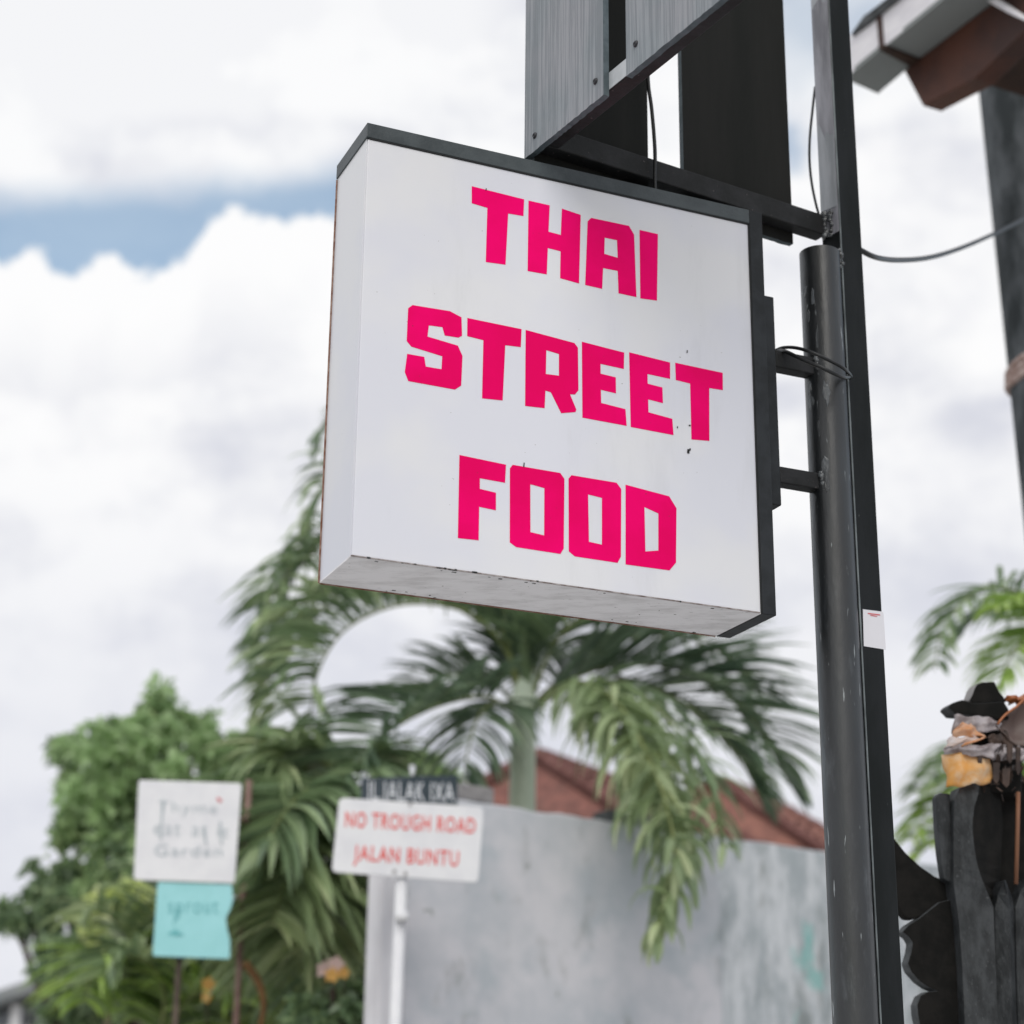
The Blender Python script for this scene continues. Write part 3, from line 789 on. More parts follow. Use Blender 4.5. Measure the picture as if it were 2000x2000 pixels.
rs_base = at(776, 2000, 8.5)
c_rs = [(663, 1558), (945, 1576), (934, 1724), (648, 1703)]
dp = at(789, 1718, 8.5) - at(776, 2000, 8.5); base = at(776, 2000, 8.5); base = base + dp * (-base.z / dp.z)
rs = thing('road_sign', base, 'white road sign with red words NO TROUGH ROAD JALAN BUNTU on a white pipe', 'road sign')
pl_, P_, n_ = board(c_rs, 8.5, 8, .012, M_white, 'sign_plate', rs, .025)
tl, tr, br, bl = P_
mb = MB(); topp = at(789, 1640, 8.5) - n_ * .04; mb.tube([V((base.x, base.y, 0)), topp], .026, 16); mb.build('sign_pole', M_white, rs, smooth=True)
mb = MB(); cc = at(785, 1790, 8.5); mb.tube([cc - dp.normalized() * .02, cc + dp.normalized() * .02], .0285, 16); mb.build('pole_collar', M_white, rs, smooth=True)
for x, y in ((801, 1571), (792, 1706), (770, 1702)):
    p = onp(x, y, P_[0], n_); mb = MB(); mb.tube([p, p + n_ * .006], .008, 10); mb.build('bolt', M_block, rs)


def line_text(txt, s, e, h, m, parent, P0, n, name, off=.0, depth=.002, pxh=None):
    """text whose baseline runs from photo px s to e on the plane (P0,n), cap height h metres"""
    a, c = onp(*s, P0, n), onp(*e, P0, n); xd = (c - a); L = xd.length; xd.normalize(); yd = xd.cross(n) * -1
    if yd.z < 0: yd = -yd
    o = text_obj(txt, a, xd, yd, 1, m, name, parent, depth, off, 1.12)
    # fit to the wanted length and height
    inv = org(parent); co = [v.co + inv - a for v in o.data.vertices]
    mxx = max(v.dot(xd) for v in co); mn = min(v.dot(xd) for v in co); my = max(v.dot(yd) for v in co)
    fx = L / (mxx - mn); fy = h / my
    for v, q_ in zip(o.data.vertices, co):
        xx, yy, zq = q_.dot(xd), q_.dot(yd), q_.dot(n)
        v.co = a - inv + xd * ((xx - mn) * fx) + yd * (yy * fy) + n * abs(depth)
    return o


line_text('NO TROUGH ROAD', (674, 1615), (928, 1628), .068, M_red, rs, tl, n_, 'lettering', .006, .003)
line_text('JALAN BUNTU', (690, 1680), (895, 1692), .066, M_red, rs, tl, n_, 'lettering', .006, .003)

# dark street name board above it
db = thing('street_name_board', at(800, 1580, 9.0), 'dark slate name board with white letters above the white road sign', 'sign')
nb, P2, n2 = board([(706, 1519), (895, 1513), (893, 1582), (704, 1580)], 9.0, 10, .02, M_navy, 'board_plate', db, .004)
line_text('JL.JALAK IXA', (716, 1562), (886, 1566), .088, M_wtext, db, P2[0], n2, 'lettering', -.004, .003)
mb = MB(); pq = onp(752, 1600, P2[0] - n2 * .045, n2); mb.box(V((pq.x - .03, pq.y, 3.0)), V((.06, 0, 0)), V((0, .03, 0)), zz * (pq.z - 3.0)); mb.build('bracket', M_block, db)
# thin finial blobs (white tips) on the board
for X0 in (805,):
    mb = MB(); p = at(X0, 1514, 9.0); mb.tube([p, p + zz * .045], [.008, .015], 10); mb.build('white_knob', M_wtext, db)

# ------------------------------------------------------------------ hand painted white sign and teal sign on rusty pole
rb = at(461, 2000, 9.72); rdir = at(486, 1533, 9.72) - rb; rbase = rb + rdir * (-rb.z / rdir.z)
rp = thing('rusty_pole', rbase, 'thin rusty brown pole leaning beside the teal sign', 'pole')
mb = MB(); mb.tube([rbase, rb + rdir * 1.02], .016, 12); mb.build('pole_shaft', M_rpole, rp, smooth=True)
mb = MB(); mb.tube([at(476, 1665, 9.72) - V((.03, 0, 0)), at(476, 1665, 9.72) + V((.03, 0, 0))], .012, 8); mb.build('pole_clamp', M_rpole, rp)
ws = thing('handwritten_sign', at(362, 1722, 9.0), 'white square sign with faint grey handwriting fixed above the teal sign', 'sign')
_, P3, n3 = board([(271, 1523), (472, 1530), (458, 1725), (261, 1718)], 9.0, 4, .014, M_white, 'sign_plate', ws, .015)
for i, (x, yy, D) in enumerate(((340, 1700, 9.06),)):
    mb = MB(); mb.box(at(350, 1700, 9.05), V((.14, .02, 0)), V((0, .02, 0)), zz * .02); mb.build('crossbar', M_rpole, ws)
mb = MB(); p0 = onp(440, 1600, P3[0] - n3 * .02, n3); p1 = at(481, 1600, 9.7); mb.tube([p0, p1], .01, 8); mb.build('crossbar', M_rpole, ws)
line_text('Thyme', (308, 1586), (424, 1590), .05, M_hand, ws, P3[0], n3, 'lettering', -.012, .003)
for w_, a_, c_ in (('eat', 300, 352), ('at', 374, 404), ('it', 424, 446)): line_text(w_, (a_, 1630 + (a_ - 300) * .04), (c_, 1630 + (c_ - 300) * .04), .05, M_hand, ws, P3[0], n3, 'lettering', -.012, .003)
line_text('Garden', (302, 1672), (434, 1674), .052, M_hand, ws, P3[0], n3, 'lettering', -.008, .003)
for (xa, ya), (xb, yb) in (((318, 1562), (314, 1640)), ((430, 1604), (433, 1650)), ((398, 1618), (403, 1650))):
    mb = MB(); mb.tube([onp(xa, ya, P3[0] + n3 * .003, n3), onp(xb, yb, P3[0] + n3 * .003, n3)], .004, 6); mb.build('pen_stroke', M_hand, ws)
h = onp(429, 1563, P3[0] + n3 * .003, n3)
mb = MB(); xx = V((1, 0, 0)); pts = [h + xx * a * .001 + zz * b_ * .001 for a, b_ in ((-16, 10), (-6, 14), (2, 6), (12, 2), (6, -8), (-2, -10), (-8, 0))]
mb.prism(pts, n3 * .001); mb.build('red_mark', M_pinkred, ws)
ts = thing('teal_sign', at(380, 1870, 9.02), 'pale teal sign board with a notched right edge below the white sign', 'sign')
_, P4, n4 = board([(308, 1722), (453, 1727), (455, 1760), (448, 1780), (441, 1792), (443, 1812), (449, 1835), (449, 1873), (298, 1867)], 9.02, 4, .012, M_teal, 'sign_plate', ts, .012)
line_text('sprout', (328, 1784), (426, 1784), .055, M_teald, ts, P4[0], n4, 'lettering', -.01, .003)
line_text('p', (340, 1796), (350, 1797), .055, M_teald, ts, P4[0], n4, 'lettering', -.01, .003)
mb = MB(); p = onp(342, 1822, P4[0] + n4 * .003, n4)
pts = [p + xx * a * .001 + zz * b_ * .001 for a, b_ in ((-38, -4), (-10, 8), (4, 18), (14, 4), (44, -8), (10, -12), (-12, -10))]
mb.prism(pts, n4 * .001); mb.build('teal_mark', M_teald, ts)
mb = MB(); pz = at(353, 1868, 9.06); mb.tube([V((pz.x - .01, pz.y, 0)), at(362, 1700, 9.06)], .014, 10); mb.build('support_post', M_bark, ts, smooth=True)

# ------------------------------------------------------------------ red roofed house behind the wall
def hip_roof(root, A, B, eave_z, spread, m, seedv, name='roof'):
    """ridge from A to B (world), slopes down to eaves with stepped tile courses"""
    d = (B - A); d.z = 0; L = d.length; d.normalize(); n = V((d.y, -d.x, 0))
    if n.y > 0: n = -n
    zr = A.z; random.seed(seedv)
    mb = MB(); rows = 14; tw = .26
    for side in (n, -n):
        for i in range(rows):
            t0, t1 = i / rows, (i + 1) / rows + .012
            def pt(t, s, up_):
                z = zr + (B.z - zr) * max(0, min(1, s / L)) * (1 - t) - (zr - eave_z) * t
                z = (zr + (B.z - zr) * max(0, min(1, s / L))) * (1 - t) + eave_z * t
                return V((A.x, A.y, 0)) + d * s + side * (spread * t) + V((0, 0, z + up_))
            s0, s1 = -spread * .45 * (t0 + t1) / 2, L + spread * .45 * (t0 + t1) / 2
            k = max(1, int((s1 - s0) / tw)); ds = (s1 - s0) / k
            for j in range(k):
                a, c = s0 + j * ds, s0 + (j + 1) * ds; mid = (a + c) / 2; j1 = random.uniform(-.006, .006)
                P = [pt(t0, a, .01), pt(t0, mid, .045 + j1), pt(t0, c, .01), pt(t1, c, .035), pt(t1, mid, .075 + j1), pt(t1, a, .035)]
                mb.add(P, [(0, 1, 4, 5), (1, 2, 3, 4)])
    mb.build('roof_tiles', m, root, kind='stuff')
    mb = MB(); e = spread * .45
    c1 = V((A.x, A.y, eave_z)) - d * e + n * spread; c2 = V((B.x, B.y, eave_z)) + d * e + n * spread
    c3 = V((B.x, B.y, eave_z)) + d * e - n * spread; c4_ = V((A.x, A.y, eave_z)) - d * e - n * spread
    up_ = V((0, 0, -.01))
    mb.add([A + up_, B + up_, c1 + up_, c2 + up_, c3 + up_, c4_ + up_], [(0, 2, 3, 1), (1, 4, 5, 0), (0, 5, 2), (1, 3, 4)])
    mb.build('roof_deck', m, root)
    for p, q_ in ((A, B), (A, c1), (B, c2), (A, c4_), (B, c3)):
        mb = MB(); NN = 16
        for i in range(NN):
            u, v = p.lerp(q_, i / NN), p.lerp(q_, (i + 1.1) / NN); mb.tube([u + V((0, 0, .03)), v + V((0, 0, .05))], .07, 6)
        mb.build('ridge_cap', M_rooftd, root)
    b_ = MB(); ins = .75
    q1, q2, q3, q4 = [V((p.x, p.y, 0)) for p in (c1, c2, c3, c4_)]; ctr = (q1 + q2 + q3 + q4) / 4
    q1, q2, q4 = [ctr + (q_ - ctr) * ins for q_ in (q1, q2, q4)]
    b_.box(q1, q2 - q1, q4 - q1, zz * eave_z); b_.build('house_wall', M_hwall, root)


rA = at(1050, 1481, 17.0); rB = at(1300, 1518, 19.0); rB.z = rA.z - .02
hs = thing('red_roofed_house', V(((rA.x + rB.x) / 2, (rA.y + rB.y) / 2, 0)), 'house with a long red tiled hip roof rising behind the pale wall and palm trunk', 'house')
hip_roof(hs, rA, rB, rA.z - 1.35, 2.3, M_rooft, 3)
mb = MB(); p = at(1274, 1512, 18.8); mb.tube([p, p + zz * .08, p + zz * .11, p + zz * .2], [.07, .05, .07, .02], 8); mb.build('ridge_finial', M_rooftd, hs)
rC = at(1400, 1530, 20.5); rD = at(1500, 1545, 21.6); rD.z = rC.z
hs2 = thing('red_roofed_house', V(((rC.x + rD.x) / 2, (rC.y + rD.y) / 2, 0)), 'lower orange-red tiled roof half hidden by palm fronds left of the post', 'house')
hip_roof(hs2, rC, rD, rC.z - 1.3, 2.0, mat('orange_clay_tile', (.30, .145, .115), .85, .1, var=(.20, .10, .085), vs=7), 5)

# grey house at the lower left
gA = at(-60, 1935, 24)
gh = thing('grey_house', V((gA.x + 1, gA.y, 0)), 'pale grey house with white posts and a grey roof at the lower left', 'house')
zl = at(0, 1932, 24).z; zr_ = at(100, 1898, 24).z
x0, x1, x2 = at(-150, 1900, 24).x, at(0, 1932, 24).x, at(170, 1900, 24).x
sl = (zr_ - zl) / (at(100, 1898, 24).x - x1)
zpeak = zl + sl * (x2 - x1)
mb = MB(); yb = 24.0
prof = [V((x0, yb, zl + sl * (x0 - x1))), V((x2, yb, zpeak)), V((x2 + 5.2, yb, zpeak - sl * 5.2)), V((x2 + 5.2, yb, zpeak - sl * 5.2 - .16)), V((x2, yb, zpeak - .16)), V((x0, yb, zl + sl * (x0 - x1) - .16))]
mb.prism(prof, V((0, 6, 0))); mb.build('roof', M_groof, gh, bevel=.02)
mb = MB(); prof = [V((x0 + .5, yb + .6, 0)), V((x2 + 4.6, yb + .6, 0)), V((x2 + 4.6, yb + .6, zpeak - sl * 4.6 - .2)), V((x2, yb + .6, zpeak - .2)), V((x0 + .5, yb + .6, zl + sl * (x0 + .5 - x1) - .2))]
mb.prism(prof, V((0, 5, 0))); mb.build('wall', M_hgrey, gh)
for px in (22, 78):
    p = at(px, 1960, 24.3); mb = MB(); mb.box(V((p.x, 24.3, 0)), V((.12, 0, 0)), V((0, .12, 0)), zz * (zl + sl * (p.x - x1) - .18)); mb.build('post', M_white, gh)
p = at(-20, 1985, 24.3); q_ = at(160, 1985, 24.3); mb = MB(); mb.box(V((p.x, 24.32, p.z - .25)), V((q_.x - p.x, 0, 0)), V((0, .06, 0)), zz * .12); mb.build('rail', M_white, gh)
p = at(48, 1965, 24.5); mb = MB(); mb.box(V((p.x, 24.56, p.z - .6)), V((.26, 0, 0)), V((0, .035, 0)), zz * .55); f_ = mb.build('window', M_white, gh)
mb = MB(); mb.box(V((p.x + .03, 24.55, p.z - .57)), V((.2, 0, 0)), V((0, .008, 0)), zz * .49); mb.build('pane', M_glass, f_)


# ------------------------------------------------------------------ palms
def leaflet(mb, base, d0, length, width, droop, roll, nseg=5, curl=0.0):
    d = d0.normalized(); p = V(base); side = d.cross(V((0, 0, 1)))
    if side.length < .1: side = V((1, 0, 0))
    side.normalize(); nrm = side.cross(d)
    side = side * math.cos(roll) + nrm * math.sin(roll)
    b0 = len(mb.v); st_ = length / nseg
    prof = [.35, .9, 1.0, .85, .5, .06]
    for i in range(nseg + 1):
        wv_ = width * prof[min(i, 5)] * .5
        side = (side - d * side.dot(d)).normalized()
        fold = side.cross(d) * (wv_ * .45)
        mb.v += [p - side * wv_ + fold, V(p), p + side * wv_ + fold]
        p = p + d * st_
        d = (d + V((0, 0, -1)) * (droop * (.5 + i * .45) / nseg) + side * (curl / nseg)).normalized()
    for i in range(nseg):
        a = b0 + i * 3; mb.f += [(a, a + 1, a + 4, a + 3), (a + 1, a + 2, a + 5, a + 4)]; mb.mi += [0, 0]


def frond(parent, pts, L=.5, n=46, droop=.9, width=.035, m=None, seed=0, lift=.15, start=.12, rr=.013, swept=.55, hang=0.0, mess=0.0, asym=0.0, label=None):
    random.seed(seed); P = catmull(pts, 10); N = len(P)
    mb = MB(); mb.tube(P, [rr * (1 - .85 * i / (N - 1)) + .0015 for i in range(N)], 6)
    fo = mb.build('frond', M_rachis, parent, smooth=True)
    if label: fo['label'] = label
    cum = [0]
    for i in range(1, N): cum.append(cum[-1] + (P[i] - P[i - 1]).length)
    tot = cum[-1]; lb = MB(); n = int(n * .92); L *= 1.34; width *= 1.12
    for j in range(n):
        t = start + (1 - start) * (j + random.uniform(-.3, .3)) / n; t = max(0, min(.999, t)); s = t * tot
        i = max(k for k in range(N) if cum[k] <= s); i = min(i, N - 2); f = (s - cum[i]) / max(1e-6, cum[i + 1] - cum[i])
        p = P[i].lerp(P[i + 1], f); T = (P[i + 1] - P[i]).normalized()
        Sd = T.cross(V((0, 0, 1)))
        if Sd.length < .15: Sd = T.cross(V((0, 1, 0)))
        Sd.normalize(); U = Sd.cross(T)
        ln = L * (math.sin(math.pi * min(1, .18 + .78 * t)) ** .6) * random.uniform(.82, 1.12)
        for sgn in (-1, 1):
            if random.random() < .05: continue
            sw = swept * (.7 + .6 * t) + random.uniform(-.12, .12)
            d = Sd * sgn * (1 + asym * sgn) + T * sw + U * (lift + random.uniform(-.18, .2)) + V((0, 0, -hang * random.uniform(.7, 1.3)))
            if mess: d = d.normalized() + V([random.gauss(0, mess) for _ in range(3)])
            leaflet(lb, p, d, ln * random.uniform(.9, 1.08), width * random.uniform(.8, 1.2), droop * random.uniform(.6, 1.35), random.uniform(-.6, .6), curl=random.uniform(-.3, .3))
        
    lb.build('leaflets', m or L_palm, fo, smooth=True, kind='stuff')
    return fo


def pxs(*p): return [at(x, y, D) for x, y, D in p]


PD = 11.0
cr = at(1022, 1388, PD); gx = at(1018, 1580, PD)
palm = thing('palm_tree', V((gx.x, PD, 0)), 'palm tree with smooth green trunk standing behind the pale wall', 'palm tree')
mb = MB(); cb = V((gx.x, PD, 0)); ptop = at(1022, 1405, PD)
zsplit = 2.6
mb.tube([cb, cb + zz * .3, cb.lerp(ptop, .35), V((gx.x, PD, zsplit))], [.15, .115, .10, .092], 20); mb.build('trunk', M_ptrunk, palm, smooth=True)
mb = MB(); mb.tube([V((gx.x, PD, zsplit)), V((gx.x, PD, zsplit)).lerp(ptop, .5), ptop, at(1024, 1370, PD), at(1026, 1320, PD), at(1030, 1260, PD)], [.088, .080, .072, .078, .06, .02], 20); mb.build('crownshaft', M_shaft, palm, smooth=True)
C0 = (1024, 1350, PD)
# 1 rises then arches left and hangs down behind the sign's lower left corner
frond(palm, pxs((1020, 1372, PD), (985, 1265, 10.9), (910, 1195, 10.8), (790, 1180, 10.7), (680, 1225, 10.6), (622, 1310, 10.55), (606, 1410, 10.5), (612, 1500, 10.5)), .52, 66, .95, .045, L_palm, 11, lift=1.25, start=.22)
# 2 second arching frond, higher, whose tip reaches past the left edge of the sign
frond(palm, pxs((1022, 1365, PD), (960, 1120, 11.2), (850, 960, 11.3), (740, 895, 11.4), (655, 925, 11.5), (610, 1010, 11.5), (590, 1110, 11.5)), .45, 52, 1.1, .04, L_palm, 12, lift=.2, start=.25)
frond(palm, pxs((1022, 1368, PD), (940, 1150, 11.3), (800, 1070, 11.4), (670, 1060, 11.4), (570, 1110, 11.3), (520, 1190, 11.2), (495, 1280, 11.2)), .45, 52, .9, .042, L_palm, 13, start=.3, lift=.5)
# frond whose thin tip stands above, beside the sign edge
frond(palm, pxs((1022, 1365, PD), (930, 1080, 11.8), (800, 900, 12.0), (690, 815, 12.1), (635, 830, 12.1), (612, 890, 12.1)), .32, 44, 1.0, .035, L_palmd, 33, start=.4)
# 3 left frond
frond(palm, pxs((1010, 1385, PD), (945, 1362, 10.8), (865, 1375, 10.5), (780, 1415, 10.2), (710, 1475, 10.0), (665, 1560, 9.9), (640, 1650, 9.9)), .50, 56, .65, .042, L_palmd, 14, lift=.55)
frond(palm, pxs((1010, 1380, PD), (965, 1335, 11.2), (910, 1318, 11.3), (850, 1325, 11.5), (800, 1348, 11.6)), .34, 36, .6, .032, L_palmd, 15, lift=.5)
# 4 short one hanging on the near side
frond(palm, pxs((1008, 1390, PD), (970, 1372, 10.75), (935, 1400, 10.5), (915, 1460, 10.35), (905, 1530, 10.3)), .36, 40, 1.0, .036, L_palmd, 16, hang=.3)
# 5 big right fronds
frond(palm, pxs((1035, 1385, PD), (1100, 1335, 11.1), (1200, 1300, 11.2), (1310, 1305, 11.3), (1410, 1350, 11.4), (1490, 1430, 11.5), (1540, 1530, 11.5)), .62, 60, .35, .046, L_palmd, 18, lift=.45, swept=.95)
frond(palm, pxs((1035, 1380, PD), (1120, 1305, 11.3), (1220, 1250, 11.5), (1330, 1245, 11.7), (1430, 1290, 11.8), (1500, 1370, 11.9)), .5, 50, .4, .042, L_palmd, 19, lift=.4, swept=.9)
# 6 long drooping frond in front of the wall, twisted yellowish leaflets
frond(palm, pxs((1038, 1392, PD), (1085, 1348, 10.6), (1150, 1335, 10.2), (1215, 1385, 9.8), (1262, 1470, 9.5), (1300, 1570, 9.2), (1318, 1670, 9.0), (1304, 1765, 8.95), (1276, 1840, 8.9)), .34, 108, 2.4, .040, L_palmy, 20, hang=.8, start=.22, mess=.42)
frond(palm, pxs((1040, 1392, PD), (1100, 1350, 10.7), (1170, 1355, 10.4), (1235, 1420, 10.0), (1280, 1510, 9.7), (1330, 1610, 9.5), (1350, 1700, 9.4)), .26, 70, 2.0, .036, L_palmy, 34, hang=.7, start=.3, mess=.45)
frond(palm, pxs((1038, 1388, PD), (1110, 1340, 10.7), (1200, 1335, 10.4), (1290, 1390, 10.1), (1360, 1480, 9.9), (1400, 1580, 9.8), (1415, 1660, 9.7)), .32, 46, 1.0, .034, L_palm, 21, hang=.3, start=.25, mess=.3)
frond(palm, pxs((1022, 1370, PD), (992, 1260, 10.9), (955, 1180, 10.9), (905, 1125, 10.9), (840, 1090, 10.8)), .4, 44, .6, .045, L_palmd, 23, lift=.15, start=.1, swept=1.0)
frond(palm, pxs((1028, 1370, PD), (1050, 1270, 11.0), (1075, 1190, 11.1), (1110, 1120, 11.2)), .4, 40, .5, .045, L_palm, 35, lift=.15, start=.05, swept=1.1)
# 7 upright fronds behind the sign's bottom
frond(palm, pxs((1030, 1370, PD), (1050, 1230, 10.9), (1090, 1120, 10.8), (1160, 1030, 10.7), (1260, 990, 10.6)), .5, 46, .5, .045, L_palm, 22, lift=.2, start=.15, swept=.9)
frond(palm, pxs((1020, 1372, PD), (960, 1240, 11.1), (860, 1172, 11.1), (740, 1150, 11.1), (630, 1195, 11.0), (560, 1290, 11.0), (530, 1400, 11.0)), .46, 56, 1.2, .042, L_palmy, 24, lift=.8, start=.3)
frond(palm, pxs((1020, 1368, PD), (940, 1150, 11.6), (800, 1040, 11.7), (680, 1030, 11.7), (590, 1100, 11.6), (535, 1200, 11.6), (510, 1320, 11.5)), .44, 54, 1.0, .04, L_palmd, 27, lift=.2, start=.4)
frond(palm, pxs((1035, 1388, PD), (1110, 1345, 11.2), (1220, 1330, 11.3), (1340, 1375, 11.4), (1430, 1460, 11.4), (1490, 1560, 11.4)), .5, 50, .5, .042, L_palmd, 28, lift=.3, start=.25, swept=.9)
frond(palm, pxs((1035, 1375, PD), (1080, 1260, 10.8), (1160, 1190, 10.6), (1260, 1180, 10.5), (1340, 1210, 10.4)), .4, 46, .6, .042, L_palm, 26, lift=.3, start=.2)

# second palm, lower, whose fronds hang at the left of the road sign
g2 = at(640, 1700, 10.2)
palm2 = thing('palm_tree', V((g2.x, 10.2, 0)), 'low bushy palm with big drooping fronds left of the road sign', 'palm tree')
c2 = at(668, 1520, 10.2)
mb = MB(); mb.tube([V((g2.x, 10.2, 0)), V((g2.x + .03, 10.2, 1.4)), c2], [.1, .08, .05], 14); mb.build('trunk', M_ptrunk, palm2, smooth=True)
K = [
    ([(668, 1530, 10.2), (640, 1570, 10.0), (600, 1640, 9.8), (560, 1720, 9.7), (530, 1810, 9.6)], .6, .7, L_palmy, .05),
    ([(668, 1525, 10.2), (620, 1530, 9.9), (570, 1570, 9.7), (525, 1640, 9.6), (495, 1720, 9.6)], .55, .8, L_palm, .05),
    ([(668, 1530, 10.2), (650, 1600, 9.9), (630, 1680, 9.75), (615, 1770, 9.7), (605, 1850, 9.7)], .55, .6, L_palmy, .05),
    ([(668, 1515, 10.2), (610, 1480, 10.2), (560, 1490, 10.2), (515, 1540, 10.1), (490, 1600, 10.1)], .45, 1.0, L_palmy, .042),
    ([(668, 1530, 10.2), (690, 1590, 10.0), (690, 1680, 9.9), (680, 1780, 9.9)], .45, .9, L_palm, .045),
    ([(668, 1520, 10.2), (640, 1490, 10.4), (600, 1500, 10.5), (560, 1560, 10.5), (530, 1650, 10.5)], .5, .9, L_palmy, .045),
    ([(660, 1560, 10.2), (600, 1600, 10.4), (545, 1680, 10.5), (505, 1780, 10.5), (490, 1880, 10.5)], .55, .9, L_palmy, .045),
    ([(660, 1580, 10.2), (620, 1680, 10.1), (590, 1790, 10.0), (570, 1900, 10.0)], .55, .8, L_palmy, .045),
    ([(660, 1600, 10.2), (650, 1720, 10.3), (640, 1830, 10.3), (640, 1950, 10.3)], .5, .9, L_palm, .045),
    ([(668, 1520, 10.2), (700, 1480, 10.3), (735, 1480, 10.4), (760, 1510, 10.4)], .3, .8, L_palm, .035),
]
for i, (pp, L_, dr, mm, wd_) in enumerate(K): frond(palm2, pxs(*pp), L_, 46, dr, wd_, mm, 40 + i, lift=.2, start=.12)

# areca clump at the bottom left
g3 = at(300, 1950, 11.5)
palm3 = thing('areca_palm', V((g3.x, 11.5, 0)), 'areca palm clump with arching fronds under the teal sign', 'palm tree')
mb = MB()
for dx in (-.15, 0, .14): mb.tube([V((g3.x + dx, 11.5, 0)), V((g3.x + dx * 1.5, 11.5, 1.6))], .03, 8)
mb.build('stems', M_shaft, palm3, smooth=True)
for i, pp in enumerate((
        [(300, 2050, 11.5), (270, 1900, 11.4), (235, 1810, 11.3), (190, 1780, 11.2), (150, 1800, 11.1)],
        [(300, 2050, 11.5), (300, 1880, 11.3), (330, 1770, 11.2), (300, 1700, 11.1), (255, 1690, 11.0)],
        [(300, 2050, 11.5), (260, 1950, 11.4), (215, 1880, 11.2), (180, 1900, 11.1), (165, 1960, 11.0)],
        [(310, 2050, 11.5), (340, 1900, 11.4), (400, 1830, 11.3), (460, 1840, 11.2), (500, 1880, 11.2)],
        [(310, 2050, 11.5), (320, 1940, 11.2), (290, 1880, 11.0), (240, 1870, 10.9), (200, 1910, 10.8)],
        [(310, 2050, 11.5), (360, 1960, 11.3), (420, 1930, 11.2), (470, 1960, 11.1)])):
    frond(palm3, pxs(*pp), .42, 44, .9, .038, [L_palmy, L_palm, L_lime][i % 3], 60 + i, lift=.3)
# its dead brown frond
mb = MB(); mb.tube(catmull(pxs((478, 1880, 9.6), (503, 1915, 9.6), (515, 1960, 9.6), (508, 2010, 9.6), (495, 2080, 9.6)), 6), [.022 - .0005 * i for i in range(25)], 8)
mb.build('dead_frond', M_ochre, palm3, smooth=True, label='dead brown hanging frond')

# palms beyond the right edge
p4 = at(2110, 1700, 10.5)
palm4 = thing('palm_tree', V((p4.x, 10.5, 0)), 'palm beyond the right edge whose fronds droop beside the black shrine', 'palm tree')
mb = MB(); mb.tube([V((p4.x, 10.5, 0)), V((p4.x, 10.5, 2.5)), at(2110, 1290, 10.5)], [.14, .10, .07], 14); mb.build('trunk', M_ptrunk, palm4, smooth=True)
for i, (pp, mm) in enumerate((
        ([(2110, 1290, 10.5), (2050, 1190, 10.4), (1960, 1150, 10.3), (1890, 1170, 10.2), (1840, 1235, 10.15), (1825, 1310, 10.1)], L_palm),
        ([(2110, 1290, 10.5), (2050, 1215, 10.6), (1975, 1190, 10.7), (1915, 1200, 10.7), (1870, 1240, 10.7)], L_palmd),
        ([(2110, 1290, 10.5), (2060, 1240, 10.2), (2000, 1250, 10.0), (1960, 1310, 9.9), (1945, 1380, 9.9)], L_lime),
        ([(2110, 1290, 10.5), (2060, 1210, 10.0), (2000, 1170, 9.8), (1940, 1190, 9.7)], L_lime))):
    frond(palm4, pxs(*pp), .29, 46, .9, .030, mm, 80 + i, lift=.2, start=.15)
p5 = at(2060, 1700, 12.5)
palm5 = thing('palm_tree', V((p5.x, 12.5, 0)), 'lime green palm showing between the post and the black shrine', 'palm tree')
mb = MB(); mb.tube([V((p5.x, 12.5, 0)), at(2060, 1560, 12.5)], [.12, .08], 12); mb.build('trunk', M_ptrunk, palm5, smooth=True)
for i, (pp, mm) in enumerate((
        ([(2060, 1560, 12.5), (1990, 1480, 12.4), (1910, 1460, 12.3), (1840, 1490, 12.2), (1790, 1550, 12.1)], L_palm),
        ([(2060, 1570, 12.5), (1980, 1530, 12.3), (1900, 1530, 12.2), (1830, 1570, 12.1), (1780, 1640, 12.0)], L_lime),
        ([(2060, 1580, 12.5), (1980, 1580, 12.2), (1900, 1600, 12.0), (1830, 1640, 11.9), (1775, 1690, 11.9)], L_lime),
        ([(2060, 1560, 12.5), (1980, 1510, 12.6), (1890, 1500, 12.7), (1820, 1540, 12.7)], L_lime),
        ([(2060, 1560, 12.5), (2000, 1640, 12.3), (1930, 1680, 12.2), (1860, 1710, 12.1)], L_lime))):
    frond(palm5, pxs(*pp), .32, 46, .7, .032, mm, 90 + i, lift=.2, start=.15)


